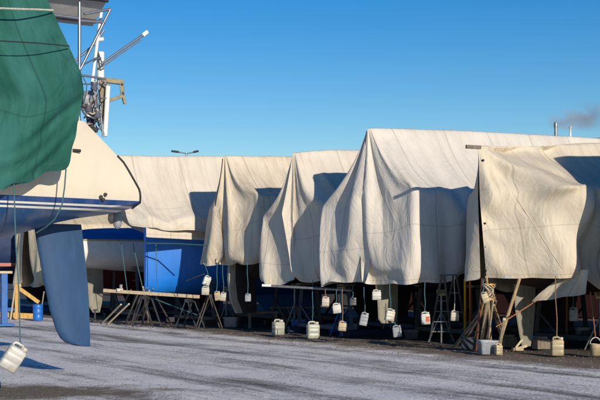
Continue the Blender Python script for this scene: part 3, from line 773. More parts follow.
for i in range(0, 2 * nr + 1, 4): pin[0, i] = True
for i in range(0, 2 * nr + 1, 6): pin[-1, i] = True
def ycol(Q, w):
    a, b, z = Q[..., 0], Q[..., 1], Q[..., 2]
    lim = np.interp(a, [0, 1, 2, 3, 4.5, 6, 8, 10], [.9, 1.12, 1.3, 1.43, 1.54, 1.54, 1.3, .7]) + .06
    ins = (z < 3.85) & (np.abs(b) < lim) & (w > 0)
    b[ins] = (np.sign(b) * lim)[ins]
Pn = relax(Pn, pin, 1.015, np.full(2 * nr + 1, 1.055), steps=90, grav=.001, collide=ycol)
mb = MB(); nu = 2 * nr + 1
mb.v = [tuple(LY(*p)) for p in Pn.reshape(-1, 3)]
mb.f = [(j * nu + i, j * nu + i + 1, (j + 1) * nu + i + 1, (j + 1) * nu + i) for j in range(nvv - 1) for i in range(nu - 1)]
uv = [(j * cell, i * cell) for j in range(nvv) for i in range(nu)]
gt = build(mb, 'tarpaulin', 'green', loc=LY(3, 0, 3.2), smooth=True, uv=uv, subsurf=1, auto=0)
tag(gt, 'dark green tarpaulin hung over the boom of the large yacht', 'tarpaulin')
def on_sheet(px, py):
    a, b, z = ray_t(px, py); return LY(a, b + .05, z)
mb = MB(); mb.tube([on_sheet(-60, 5), on_sheet(-10, 8.5), on_sheet(15, 9.5), on_sheet(35, 10), on_sheet(52, 10.8)], .014, 6); build(mb, 'lashing', 'rope_white', gt, smooth=True)
mb = MB(); mb.tube([on_sheet(-60, 36), on_sheet(0, 41.5), on_sheet(35, 43.5), on_sheet(68, 46.5)], .009, 6); build(mb, 'lashing', 'rubber', gt, smooth=True)
mb = MB(); mb.tube([T(66, 169, 1.66), T(64.5, 188, 1.62), T(62, 205, 1.58), T(55, 219, 1.45), T(46, 227, 1.3), T(36, 233, 1.1)], .010, 6); build(mb, 'rope', 'rope_teal', gt, smooth=True)

# ------------------------------------------------------------------ jerrycans
def can_body(w, d_, h):
    mb = MB(); rings = []; r = min(w, d_) * .2
    for z, k in ((0, .86), (.02, .96), (.06, 1), (.28, 1), (.30, .975), (.34, .975), (.36, 1), (.56, 1), (.58, .975), (.62, .975), (.64, 1), (.76, 1), (.82, .95), (.86, .82), (.875, .6)):
        rings.append([Vector((x * k, y * k, z * h)) for x, y in rrect(w, d_, r)])
    mb.loft(rings); return mb
def can_handle(w, d_, h):
    mb = MB(); r = w * .075
    mb.tube([(-w * .36, 0, h * .80), (-w * .36, 0, h * .93), (-w * .30, 0, h * .985), (-w * .18, 0, h), (w * .06, 0, h), (w * .14, 0, h * .975), (w * .17, 0, h * .93), (w * .17, 0, h * .82)], r, 10)
    return mb
def can_cap(w, d_, h):
    mb = MB(); mb.lathe([(w * .15, h * .80), (w * .15, h * .885), (w * .165, h * .89), (w * .165, h * .975), (w * .14, h), (0.001, h)], 14, (w * .30, 0, 0)); return mb
CANS = 'jerrycans used as weights on the covers'
def jerrycan(px, top, bottom, wpx, Y, mat, label, rope_to=None, rope='rope_teal', turn=0., tilt=0., lean=0., cap='cap', stand=False, group=CANS, name='jerrycan', depth=.62, red=False):
    h = (bottom - top) * .95 / F * Y; w = wpx * .92 / F * Y
    base = W(px, bottom, Y)
    if stand: base.z = 0.0
    ctr = base + Vector((0, 0, h / 2))
    R = Matrix.Rotation(turn, 3, 'Z') @ Matrix.Rotation(tilt, 3, 'Y') @ Matrix.Rotation(lean, 3, 'X')
    r = empty(name, ctr - R @ Vector((0, 0, h / 2)), label, 'jerrycan', group, R)
    d_ = w * depth
    build(can_body(w, d_, h), 'body', mat, r, smooth=True, local=True)
    build(can_handle(w, d_, h), 'handle', mat, r, smooth=True, local=True)
    build(can_cap(w, d_, h), 'cap', cap, r, smooth=True, local=True)
    if red:
        m2 = MB(); m2.box((w * .2, -d_ / 2 - .002, h * .42), (w * .4, .004, h * .42)); build(m2, 'sticker', 'cap_red', r, local=True)
    if rope_to is not None:
        m2 = MB(); top_p = ctr + R @ Vector((-w * .06, 0, h * .5))
        q = Vector(rope_to)
        m2.tube([top_p - Vector((0, 0, .01)), top_p.lerp(q, .3) + Vector((.012, 0, 0)), top_p.lerp(q, .65) - Vector((.008, 0, 0)), q], .009, 6)
        m2.tube([top_p + Vector((-.03, 0, -.03)), top_p + Vector((0, 0, .05)), top_p + Vector((.03, 0, -.03))], .010, 6)
        build(m2, 'rope', rope, r, smooth=True)
    return r
# the near one, hung from the green tarpaulin
pY = LY(ray_b(14, 355, 1.66)[0], 1.66, 0).y
jerrycan(13.5, 341.5, 371, 20.5, pY, 'plastic_white', 'white jerrycan hanging tilted on a line from the green tarpaulin', W(14, 184, pY), turn=.35, tilt=math.radians(32), lean=math.radians(4), depth=.7, group=None)
YA, YB, YC = 24.9, 27.4, 30.0
jerrycan(206.8, 275.5, 285.5, 8, YC, 'plastic_white', 'upper white jerrycan of the pair hung left of the thin pale rudder', W(205, 263, YC), tilt=.35, turn=.3)
jerrycan(205.5, 286, 295, 8.4, YC - .1, 'plastic_bone', 'lower white jerrycan of the pair hung left of the thin pale rudder', W(206.5, 283, YC - .1), tilt=.05)
jerrycan(217.5, 291, 300.5, 6.6, YC, 'plastic_cream', 'cream jerrycan hung beside a twin, just left of the thin pale rudder', W(217.3, 263, YC), tilt=-.12)
jerrycan(223.2, 292, 301, 6.2, YC, 'plastic_bone', 'bone white jerrycan touching the thin pale rudder', W(222.6, 263, YC), tilt=.12)
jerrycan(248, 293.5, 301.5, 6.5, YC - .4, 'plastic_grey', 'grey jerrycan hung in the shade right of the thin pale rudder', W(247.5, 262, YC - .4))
jerrycan(325.6, 296.5, 306.5, 8.2, YA + .9, 'plastic_bone', 'pale jerrycan hung under the left edge of the tall cover', W(325.5, 289, YA + .9), rope='rope_brown', tilt=.05)
jerrycan(337, 303, 313.3, 9.6, YA + .6, 'plastic_white', 'white jerrycan hung on a blue line below the dark seam of the tall cover', W(337, 289, YA + .6), tilt=-.12)
jerrycan(342.4, 321, 331, 8.8, YA + .5, 'plastic_cream', 'peach jerrycan hung lowest under the front of the tall cover', W(342.3, 289, YA + .5), rope='rope_brown', tilt=.1, cap='plastic_blue')
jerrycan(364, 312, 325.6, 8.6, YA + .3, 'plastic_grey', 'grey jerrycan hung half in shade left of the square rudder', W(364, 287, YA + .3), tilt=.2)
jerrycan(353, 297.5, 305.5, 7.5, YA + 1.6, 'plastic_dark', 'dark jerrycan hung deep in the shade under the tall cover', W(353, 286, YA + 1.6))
jerrycan(376.6, 289.6, 300, 9.8, YA, 'plastic_white', 'clean white jerrycan hung level, left above the square rudder', W(376.3, 284.5, YA), rope='rope_brown')
jerrycan(390, 308.5, 321, 10, YA - .1, 'plastic_bone', 'tilted white jerrycan hung in front of the square rudder', W(389.6, 283.5, YA - .1), tilt=.18, turn=.2)
jerrycan(397, 325, 337, 9.6, YA - .1, 'plastic_grey', 'grey jerrycan hung below the tilted white one at the square rudder', W(392.5, 320, YA - .1), tilt=-.12)
jerrycan(425.5, 311.5, 324.5, 9.6, YA - .4, 'plastic_white', 'white jerrycan with a red sticker hung left of the stepladder', W(425, 282, YA - .4), tilt=-.06, red=True)
jerrycan(454.5, 310.5, 321, 8.6, YA - .6, 'plastic_bone', 'pale jerrycan hung between the stepladder rails', W(454.8, 270, YA - .6), rope='rope_white', tilt=.04)
jerrycan(278.3, 319, 335, 12.4, gY(335), 'plastic_green', 'mossy white jerrycan standing on the ground, left of two', turn=.5, stand=True, depth=.75)
jerrycan(313, 321, 338.6, 13.6, gY(338.6), 'plastic_green', 'pale green jerrycan standing on the ground, tied by a blue rope', W(313, 280, gY(338) - .1), turn=.2, stand=True, depth=.75)
jerrycan(557.5, 336.5, 355.8, 13.2, gY(355.6), 'plastic_cream', 'yellowed jerrycan standing on the ground under the nearest cover', W(555.5, 276, gY(355.6) - .1), rope='rope_brown', stand=True, turn=-.1, depth=.7)
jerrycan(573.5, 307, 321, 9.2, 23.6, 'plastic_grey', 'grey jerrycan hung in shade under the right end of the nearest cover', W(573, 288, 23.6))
jerrycan(485, 291.5, 303, 7.2, 21.9, 'plastic_cream', 'yellow jerrycan hung at the knot of the nearest cover', W(484, 279, 21.9), tilt=-.3)

# ------------------------------------------------------------------ props, poles, ladders, clutter
def pole(name, p, q, r, mat, label, cat='pole', group=None, sq=False, parent=None, r2=None):
    p, q = Vector(p), Vector(q); mb = MB()
    if sq: mb.beam(p, q, r * 2, r * 2)
    else:
        mid = p.lerp(q, .5) + Vector((random.uniform(-1, 1), random.uniform(-1, 1), 0)) * r * .5
        mb.tube([p, mid, q], r, 9, r2)
    o = build(mb, name, mat, parent, loc=None if parent else p, smooth=not sq, bevel=.006 if sq else 0)
    if not parent: tag(o, label, cat, group)
    return o
PG = 'timbers propped under the nearest cover'
def gp(px, py): return G(px, py)
pole('timber_prop', gp(496.5, 352), W(519.5, 279, 22.3), .034, 'timber', 'thick brown timber leaning right up to the hem of the nearest cover', 'timber', PG, r2=.03)
pole('timber_prop', gp(456, 345.5), W(491, 299, 22.6), .03, 'timber_grey', 'grey timber leaning far right from the ground beside the orange pole', 'timber', PG, True)
pole('timber_prop', gp(480.5, 349), W(489, 293, 22.2), .033, 'timber_pale', 'pale timber standing steep left of the grey box', 'timber', PG, True)
pole('timber_prop', gp(491, 350), W(486.5, 277, 22.0), .026, 'timber', 'slim brown timber rising to the knot of the nearest cover', 'timber', PG)
pole('timber_prop', gp(504.5, 346), W(489.5, 297, 22.4), .028, 'timber_grey', 'grey timber leaning left across the thick brown timber', 'timber', PG, True)
pole('timber_prop', gp(476, 350), W(482.5, 279, 22.1), .024, 'redbrown', 'red-brown stick standing upright at the left corner of the nearest cover', 'timber', PG)
pole('timber_prop', gp(498.5, 352), W(504.5, 319, 22.0), .028, 'timber_pale', 'short pale timber leaning on the thick brown timber', 'timber', PG, True)
pole('timber_prop', gp(484, 347), W(496, 301, 22.6), .022, 'timber_grey', 'thin grey timber behind the grey box', 'timber', PG)
for x0, y0, x1, y1, Y1, r_, mt, lab in ((461, 347, 488, 306, 22.5, .018, 'timber_pale', 'thin pale lath leaning right beside the grey timber at the orange pole'),
        (487.5, 350, 493, 301, 22.1, .02, 'timber_pale', 'thin pale lath standing steep through the rope bundle'),
        (508, 345, 494, 305, 22.5, .018, 'timber', 'thin brown lath leaning left behind the thick brown timber'),
        (473, 348, 484, 300, 22.3, .018, 'timber_yellow', 'thin yellow lath left of the grey box')):
    pole('timber_prop', gp(x0, y0), W(x1, y1, Y1), r_, mt, lab, 'timber', PG)
pole('tie_strap', W(496, 327, 22.0), W(536, 301, 22.5), .012, 'strap', 'orange strap stretched to the loose fold of the nearest cover', 'strap')
pole('painted_pole', gp(465, 342), W(465, 279, 23.9), .024, 'yellow', 'yellow pole standing between the stepladder and the timbers', 'pole', None)
pole('painted_pole', gp(469.5, 342), W(470, 279, 23.9), .024, 'orange', 'orange pole standing right of the yellow pole', 'pole', None)
pole('painted_pole', gp(566, 345), W(567, 290, 23.8), .022, 'redbrown', 'red-brown pole standing in the shade behind the yellowed jerrycan', 'pole', None)
rg = empty('rope_bundle', W(489, 300, 22.0), 'bundle of yellowed rope and rag tied where the timbers cross', 'rope bundle')
for k in range(3):
    pts = []
    for i in range(26):
        a = i * .9 + k * 2; pts.append(W(489 + 4.5 * math.sin(a) + k, 292 + 8 * math.cos(a * .55 + k) , 22.0 + .06 * math.cos(a)))
    build(MB().tube(pts, .012, 6), 'coil', ('rope_white', 'timber_yellow', 'rope_brown')[k], rg, smooth=True)
# ladder
lad = empty('stepladder', gp(448, 340), 'grey aluminium stepladder standing under the tall cover', 'stepladder')
mb = MB(); hinge = [W(441.5, 276, 24.3), W(453.5, 276, 24.3)]
fl, fr = gp(429.5, 341.5), gp(451.5, 341.5)
mb.beam(fl, hinge[0], .04, .022); mb.beam(fr, hinge[0] + Vector((.06, .02, 0)), .04, .022); build(mb, 'front_rail', 'alu_dull', lad, bevel=.004)
mb = MB()
for k in range(1, 6):
    t = k / 6.3; mb.beam(fl.lerp(hinge[0], t), fr.lerp(hinge[0] + Vector((.06, .02, 0)), t), .035, .016)
build(mb, 'step', 'alu_dull', lad)
rl, rr = gp(441.5, 337), gp(467, 339)
mb = MB(); mb.beam(rl, hinge[1], .04, .022); mb.beam(rr, hinge[1] + Vector((.06, 0, 0)), .04, .022)
for t in (.12, .45, .75): mb.beam(rl.lerp(hinge[1], t), rr.lerp(hinge[1] + Vector((.06, 0, 0)), t), .03, .02)
build(mb, 'rear_frame', 'alu_dull', lad, bevel=.003)
mb = MB(); mb.beam(hinge[0] + Vector((-.05, 0, .02)), hinge[1] + Vector((.1, 0, .02)), .1, .03); build(mb, 'top_plate', 'plastic_dark', lad, bevel=.004)

def boat_stand(c, h, mat, label):
    r = empty('boat_stand', c, label, 'boat stand', 'screw stands propping the hulls')
    build(MB().tube([c + Vector((0, 0, .28)), c + Vector((0, 0, h))], .025, 8), 'post', mat, r, smooth=True)
    for k in range(3):
        a = k * 2.094 + .4; build(MB().tube([c + Vector((.32 * math.cos(a), .32 * math.sin(a), 0)), c + Vector((0, 0, h * .62))], .018, 6), 'leg', mat, r, smooth=True)
    build(MB().box(c + Vector((0, 0, h + .02)), (.2, .2, .05), Matrix.Rotation(.5, 3, 'X')), 'pad', 'timber_pale', r, bevel=.01)
for O_, a_, b_, h_, mt, lab in (
        (O5, 2.3, .95, 1.05, 'steel', 'galvanised screw stand behind the tan rudder of the nearest boat'),
        (O5, 3.6, 1.05, 1.0, 'steel_blue', 'blue screw stand in the shade at the right end of the nearest cover'),
        (O4, 1.3, .85, 1.05, 'steel', 'galvanised screw stand right of the square rudder'),
        (O4, 2.6, 1.0, 1.0, 'steel_blue', 'blue screw stand in the shade behind the stepladder'),
        (O3, .9, .7, 1.15, 'steel_blue', 'blue screw stand below the pleated cover'),
        (O3, 2.2, .95, 1.0, 'steel', 'galvanised screw stand deep under the pleated cover'),
        (O2, 1.6, .85, 1.1, 'steel', 'galvanised screw stand right of the thin pale rudder edge'),
        (O1, 1.3, 1.0, 1.0, 'steel', 'galvanised screw stand under the shaded half of the blue hull')):
    g_ = frame(O_, a_, b_, 0); boat_stand(g_, h_, mt, lab)
# boxes and bins by the timbers
def bin_obj(name, c, w, d_, h, mat, label, cat, turn=0, rim=True, lid=None):
    r = empty(name, c, label, cat, None, Matrix.Rotation(turn, 3, 'Z'))
    mb = MB(); rings = []
    for z, k in ((0, .86), (.02 * h, .88), (h, 1.0)): rings.append([Vector((x * k, y * k, z)) for x, y in rrect(w, d_, min(w, d_) * .12, 3)])
    for k, z in ((.92, h), (.80, .06)): rings.append([Vector((x * k, y * k, z)) for x, y in rrect(w, d_, min(w, d_) * .12, 3)])
    mb.loft(rings); build(mb, 'body', mat, r, smooth=True, local=True)
    if rim:
        m2 = MB(); m2.loft([[Vector((x * k, y * k, z)) for x, y in rrect(w, d_, min(w, d_) * .12, 3)] for k, z in ((1.0, h - .03), (1.07, h - .03), (1.07, h + .008), (.94, h + .008))])
        m2.f = m2.f[:-2]; build(m2, 'rim', mat, r, smooth=True, local=True)
    return r
b1 = bin_obj('storage_box', gp(487.5, 354), .34, .30, .25, 'plastic_grey', 'grey open plastic box at the feet of the timbers', 'box', .15)
jerrycan(498.5, 343, 355, 8, gY(355), 'plastic_cream', 'yellowed jerrycan standing against the grey box', None, stand=True, turn=.3, depth=.8)
b2 = bin_obj('storage_box', gp(468.5, 349), .30, .26, .22, 'plastic_dark', 'dark plastic tub left of the grey box', 'tub', -.2)
b3 = bin_obj('storage_box', gp(582.5, 340), .28, .24, .27, 'plastic_grey', 'grey plastic box standing in the shade at the right edge', 'box', .1)
b4 = bin_obj('storage_box', gp(335, 332), .36, .3, .2, 'plastic_blue', 'blue plastic tub in the shade behind the ground jerrycans', 'tub', .1)
for px, py, Y_, w_, h_, mt, lab in ((300, 329, 0, .42, .24, 'plastic_blue', 'blue plastic tub between the two ground jerrycans'), (353, 333, 0, .30, .22, 'plastic_grey', 'grey plastic tub below the dark jerrycan'), (412, 339, 0, .34, .2, 'plastic_dark', 'dark plastic tub left of the stepladder foot'),
        (535, 346, 0, .3, .2, 'plastic_blue', 'blue plastic tub behind the wooden block right of the tan rudder'), (232, 327, 0, .4, .26, 'plastic_grey', 'grey plastic tub under the thin pale rudder edge')):
    bin_obj('storage_box', gp(px, py), w_, w_ * .8, h_, mt, lab, 'tub', random.uniform(-.5, .5))
# bucket with bail hung on a cord at the right edge
bk = empty('bucket', gp(595.5, 355.5), 'yellow bucket with a pale bail handle at the right edge', 'bucket')
mb = MB(); mb.lathe([(.08, 0), (.085, .005), (.10, .20), (.106, .20), (.106, .212), (.094, .212), (.076, .02), (.001, .02)], 18); build(mb, 'body', 'plastic_cream', bk, smooth=True, local=True)
mb = MB(); mb.tube([(.1 * math.cos(a), .0, .20 + .13 * math.sin(a)) for a in np.linspace(0, PI, 12)], .010, 8); build(mb, 'bail', 'plastic_white', bk, smooth=True, local=True)
mb = MB(); bt_ = gp(595.5, 355.5); mb.tube([bt_ + Vector((0, 0, .33)), W(590.5, 292, bt_.y)], .012, 8); build(mb, 'cord', 'redbrown', bk, smooth=True)
# wooden chocks under the tan rudder
ck = empty('wooden_chock', gp(519, 351), 'pale splintered wooden chock beside the tan rudder', 'chock')
mb = MB(); c = gp(519, 351)
mb.beam(c + Vector((-.1, 0, .02)), c + Vector((.06, 0, .22)), .05, .04); mb.beam(c + Vector((-.06, .05, .03)), c + Vector((.16, .02, .1)), .05, .05); mb.beam(c + Vector((-.12, .08, .03)), c + Vector((.1, .12, .03)), .06, .06)
build(mb, 'block', 'timber_pale', ck, bevel=.005)
for px, py, lab in ((508, 347, 'dark wooden block left of the tan rudder'), (541, 349, 'dark wooden block right of the tan rudder')):
    o = build(MB().box(gp(px, py) + Vector((0, 0, .1)), (.3, .22, .2), Matrix.Rotation(.4, 3, 'Z')).box(gp(px, py) + Vector((0, 0, .225)), (.22, .18, .05), Matrix.Rotation(.1, 3, 'Z')), 'keel_block', 'timber_grey', loc=gp(px, py), bevel=.01)
    tag(o, lab, 'block', 'wooden keel blocks')
# trestle of timber under the blue hull: long beam on sawhorses
def sawhorse(c, h, w, mat, label, u=D, group='wooden sawhorses along the row'):
    r = empty('sawhorse', c, label, 'sawhorse', group)
    v = Vector((-u.y, u.x, 0))
    build(MB().beam(c - u * w / 2 + Vector((0, 0, h)), c + u * w / 2 + Vector((0, 0, h)), .08, .09), 'top_beam', mat, r, bevel=.006)
    for su in (-1, 1):
        for sv in (-1, 1):
            build(MB().beam(c + u * su * w * .46 + v * sv * .32, c + u * su * w * .36 + v * sv * .03 + Vector((0, 0, h)), .045, .03), 'leg', mat, r, bevel=.005)
    build(MB().beam(c - u * w * .42 + v * .2 + Vector((0, 0, h * .4)), c + u * w * .42 + v * .2 + Vector((0, 0, h * .4)), .05, .03), 'stretcher', mat, r)
    return r
u1 = (W(198, 297, 32) - W(105, 291, 33.2)); u1.z = 0; u1.normalize()
pole('timber_beam', W(104, 290.5, 33.2), W(199, 296.8, 32), 0.045, 'timber_pale', 'long pale timber laid level below the bright blue hull', 'timber beam', None, True)
sv_ = Vector((-u1.y, u1.x, 0))
c_ = W(147, 293.5, 32.65); sawhorse(Vector((c_.x, c_.y, 0)), c_.z - .11, .5, 'steel_dark', 'dark sawhorse under the middle of the long pale timber', sv_)
c_ = W(190, 296.5, 32.1); sawhorse(Vector((c_.x, c_.y, 0)), c_.z - .11, .5, 'steel_dark', 'dark sawhorse under the right end of the long pale timber', sv_)
c_ = gp(209, 328); sawhorse(c_, .85, .6, 'timber_dark', 'grey sawhorse standing below the pair of white jerrycans', (W(210, 300, 29) - W(200, 300, 31)).normalized())
tm = build(MB().box(W(119.5, 290, 33.0), (.18, .12, .09), Matrix.Rotation(.4, 3, 'Z')).lathe([(.05, 0), (.05, .1), (.02, .12)], 10, W(121, 288.5, 33)), 'clamp', 'steel', loc=W(119.5, 290, 33), bevel=.008)
tag(tm, 'rusty steel clamp lying on the left end of the long pale timber', 'clamp')
SG = 'sticks leaning under the long pale timber'
for i, (x0, y0, x1, y1, Y1, mt, lab) in enumerate((
        (102.5, 323, 121, 304.5, 33.6, 'timber_pale', 'pale stick lying low to the left of the sawhorse, upper of two'),
        (108, 324, 129, 304, 33.4, 'timber_pale', 'pale stick lying low to the left of the sawhorse, lower of two'),
        (131.5, 323.5, 143.5, 289, 33.2, 'timber_grey', 'grey stick leaning steeply right against the long pale timber'),
        (142.5, 323.5, 147, 288, 33.0, 'timber_grey', 'grey stick standing nearly upright against the long pale timber'),
        (149, 324, 143, 287, 33.0, 'timber_pale', 'pale footed stick leaning left against the long pale timber'),
        (136, 321, 153, 289, 33.4, 'timber_grey', 'thin grey stick crossing behind the upright sticks'),
        (171, 324, 156, 296, 32.6, 'timber_grey', 'grey stick sloping down to the right below the blue hull'),
        (126, 322, 139, 292, 33.5, 'timber_pale', 'thin pale stick leaning right at the left of the bundle under the long timber'),
        (160, 323, 149, 291, 33.3, 'timber_pale', 'thin pale stick leaning left at the right of the bundle under the long timber'),
        (114, 321, 131, 290, 33.9, 'timber_dark', 'dark stick leaning right behind the two low pale sticks'))):
    pole('stick', gp(x0, y0), W(x1, y1, Y1), .026, mt, lab, 'stick', SG)
def cord(pts, r, mat, label):
    o = build(MB().tube(pts, r, 6), 'rope', mat, loc=pts[0], smooth=True); tag(o, label, 'rope'); return o
cord([W(121, 243, 33.5), W(124, 265, 33.4), W(128, 296, 33.2)], .012, 'rope_teal', 'left one of two teal ropes hanging before the small white boat')
cord([W(133, 243, 33.3), W(138, 268, 33.2), W(145.5, 300, 33)], .012, 'rope_teal', 'right one of two teal ropes hanging before the small white boat')
cord([W(143, 294, 33), W(165, 303, 32.6), W(197, 315, 32)], .016, 'rope_teal', 'teal rope sagging down to the right under the long pale timber')
cord([W(156, 243, 32.6), W(157, 290, 32.6)], .01, 'rope_teal', 'thin teal rope hanging straight down the sunlit blue hull')
cord([W(186, 281, 31.6), W(204, 274, 30.3)], .012, 'rope_brown', 'brown rope stretched from the shade up to the upper white jerrycan')
cord([W(146, 243.3, 32.5), W(175, 243.6, 32.0), W(208, 245.5, 31)], .018, 'rope_teal', 'teal rope running along the hem of the smooth cover')
# handrail pipe under the open cover and crates
pole('pipe', W(263, 285.5, 27.6), W(352, 290.5, 27.0), .03, 'steel', 'horizontal galvanised pipe below the open cover', 'pipe')
pole('pipe', W(262, 285.4, 27.5), W(271, 285.6, 27.5), .032, 'white_paint', 'short white pipe end left of the galvanised pipe', 'pipe')
bn = empty('workbench', gp(262, 328), 'low dark workbench in the shade right of the thin pale rudder', 'workbench')
cb = gp(261, 328)
build(MB().beam(cb + D * -.0 + Vector((-.35, 0, .42)), cb + Vector((.45, .1, .42)), .5, .05), 'top', 'timber_grey', bn, bevel=.005)
for x, y in ((-.3, -.2), (.4, -.2), (-.3, .25), (.4, .25)): build(MB().beam(cb + Vector((x, y, 0)), cb + Vector((x, y, .4)), .06), 'leg', 'timber_grey', bn)
pl = empty('pallet', gp(298, 325), 'wooden pallet propped on edge under the navy hull', 'pallet')
pb = gp(297, 327)
for k in range(6):
    x = (k - 2.5) * .22; build(MB().beam(pb + Vector((x, 0, .12)), pb + Vector((x - .16, .12, .55)), .05, .02, up=(0, 1, 0)), 'board', 'timber_grey', pl, bevel=.003)
build(MB().beam(pb + Vector((-.7, .03, .14)), pb + Vector((.7, .03, .14)), .06, .04).beam(pb + Vector((-.75, .15, .52)), pb + Vector((.55, .15, .52)), .06, .04), 'bearer', 'timber_grey', pl)

# left background clutter
dr = empty('plastic_drum', gp(38, 320.5), 'small bright blue plastic drum behind the big rudder', 'drum')
k = gY(320.5) / F
mb = MB(); R_ = 5 * k
mb.lathe([(R_ * .9, 0), (R_, .02), (R_, .16), (R_ * .96, .17), (R_ * .96, .19), (R_, .2), (R_, .33), (R_ * .96, .34), (R_ * .96, .36), (R_, .37), (R_, .44), (R_ * .93, .47), (R_ * .8, .475), (.01, .475)], 20); build(mb, 'body', 'plastic_blue', dr, smooth=True, local=True)
mb = MB(); mb.lathe([(R_ * 1.04, .445), (R_ * 1.04, .485), (R_ * .9, .49), (.01, .49)], 20); build(mb, 'lid', 'plastic_blue', dr, smooth=True, local=True)
YG = 'yellow timbers behind the big rudder'
pole('yellow_timber', W(-40, 312.5, 38.5), W(34, 316.3, 38.5), .085, 'timber_yellow', 'thick yellow timber lying on the ground left of the blue drum', 'timber', YG, True)
pole('yellow_timber', gp(16.5, 319), W(17, 284, 37.5), .05, 'timber_yellow', 'upright yellow post left of the blue drum', 'timber', YG, True)
pole('yellow_timber', W(16, 286, 37.6), W(39, 302.5, 37.6), .055, 'timber_yellow', 'yellow brace sloping down to the blue drum', 'timber', YG, True)
pole('stick', gp(10.5, 319), W(15, 287, 37.2), .03, 'timber_pale', 'pale stick leaning on the upright yellow post', 'stick')
pole('stick', gp(40, 318), W(44, 292, 37.5), .02, 'timber_pale', 'thin pale stick behind the blue drum', 'stick')
# blue steel stanchion at the far left edge
bs = empty('steel_stand', gp(4, 326), 'bright blue steel boat stand at the left edge', 'boat stand')
c_ = gp(4, 326)
build(MB().box(c_ + Vector((0, 0, .72)), (.17, .16, 1.44), Matrix.Rotation(.5, 3, 'Z')), 'column', 'steel_blue', bs, bevel=.012)
build(MB().box(c_ + Vector((0, 0, .03)), (.5, .4, .06), Matrix.Rotation(.5, 3, 'Z')), 'foot_plate', 'steel_blue', bs, bevel=.01)
build(MB().box(c_ + Vector((-.02, 0, 1.48)), (.46, .22, .07), Matrix.Rotation(.5, 3, 'Z')), 'head_pad', 'timber_pale', bs, bevel=.01)
# fenders hanging under the yacht's stern
FG = 'fenders hung under the stern of the large yacht'
for px, y0, y1, r_, mt, lab in ((111.5, 211, 224, .055, 'plastic_bone', 'slim cream fender hanging under the stern of the large yacht'), (117.5, 210, 229, .065, 'plastic_grey', 'fat grey fender hanging under the stern of the large yacht')):
    Yf = 18.0; p0, p1 = W(px, y1, Yf), W(px, y0, Yf); h = p1.z - p0.z
    r = empty('fender', p0, lab, 'fender', FG)
    build(MB().lathe([(.01, 0), (.5 * r_, .01), (.92 * r_, .05), (r_, .09), (r_, h - .09), (.9 * r_, h - .05), (.4 * r_, h - .02), (.3 * r_, h)], 16), 'body', mt, r, smooth=True, local=True)
    build(MB().tube([p1, p1 + Vector((0, 0, .12)) + N * .1], .01, 6), 'rope', 'rope_teal', r, smooth=True)
for px, py, lab in ((92, 318, 'steel jack under the brown rudder of the small white boat'),):
    c_ = gp(px + 3, 321); r = empty('screw_jack', c_, lab, 'jack')
    build(MB().lathe([(.12, 0), (.12, .03), (.03, .06), (.03, .3), (.06, .31), (.06, .35), (.01, .35)], 12), 'body', 'steel_dark', r, smooth=True, local=True)

# ------------------------------------------------------------------ behind the row
def rect_wall(O, a, s0, s1): return row(s0) + D * a, row(s1) + D * a
sh = empty('boathouse', row(20) + D * 13.5, 'long dark red boarded boathouse glimpsed under the boats behind the row', 'boathouse')
p0, p1 = row(-14) + D * 13.5, row(60) + D * 13.5; p2, p3 = p1 + D * 8, p0 + D * 8
Z = Vector((0, 0, 1)); hh = 2.9
mb = MB(); mb.prism([p0, p1, p2, p3], Vector((0, 0, 0.001)))
mb = MB(); vs = [p0, p1, p2, p3]; mb.add(vs + [v + Z * hh for v in vs], [(0, 1, 5, 4), (1, 2, 6, 5), (2, 3, 7, 6), (3, 0, 4, 7), (3, 2, 1, 0)])
build(mb, 'wall', 'barn_red', sh)
mb = MB(); r0, r1 = (p0 + p3) / 2 + Z * 3.9, (p1 + p2) / 2 + Z * 3.9
e = [v + Z * hh + dd for v, dd in ((p0, -D * .3), (p1, -D * .3), (p2, D * .3), (p3, D * .3))]
up = Z * .08
mb.add([e[0], e[1], r1, r0, e[2], e[3]] + [v + up for v in (e[0], e[1], r1, r0, e[2], e[3])], [(0, 1, 2, 3), (3, 2, 4, 5), (9, 8, 7, 6), (11, 10, 8, 9), (0, 6, 7, 1), (5, 4, 10, 11), (0, 3, 9, 6), (3, 5, 11, 9), (1, 7, 8, 2), (2, 8, 10, 4)])
build(mb, 'roof', 'roof_dark', sh)
for k in range(8):
    q = row(-8 + k * 8) + D * 13.48
    dw = build(MB().beam(q + N * 1.2 + Z * 1.2, q - N * 1.2 + Z * 1.2, .06, 2.3), 'door', 'timber_grey', sh)
# distant hall with a flue, seen over the tall cover at the right
Yh = 95
hl = empty('workshop_hall', Vector((21, Yh, 0)), 'dark roofed workshop hall with a steaming flue beyond the covers', 'building')
def hz_(py): return EYE + (HOR - py) / F * Yh
def hx(px): return (px - 300) / F * Yh
zr = hz_(129.5)
x0, x1 = hx(540), hx(800)
ez = hz_(142)
mb = MB(); mb.box(((x0 + x1) / 2, Yh + 6, ez / 2), (x1 - x0, 12, ez)); build(mb, 'wall', 'concrete', hl)
mb = MB(); xr0, xr1 = hx(604), hx(740)
mb.add([(x0 - .4, Yh - .4, ez + .02), (x1 + .4, Yh - .4, ez + .02), (x1 + .4, Yh + 12.4, ez + .02), (x0 - .4, Yh + 12.4, ez + .02), (xr0, Yh + 6, zr), (xr1, Yh + 6, zr)],
       [(0, 1, 5, 4), (2, 3, 4, 5), (1, 2, 5), (3, 0, 4), (3, 2, 1, 0)]); build(mb, 'roof', 'roof_dark', hl)
fx = hx(556.6)
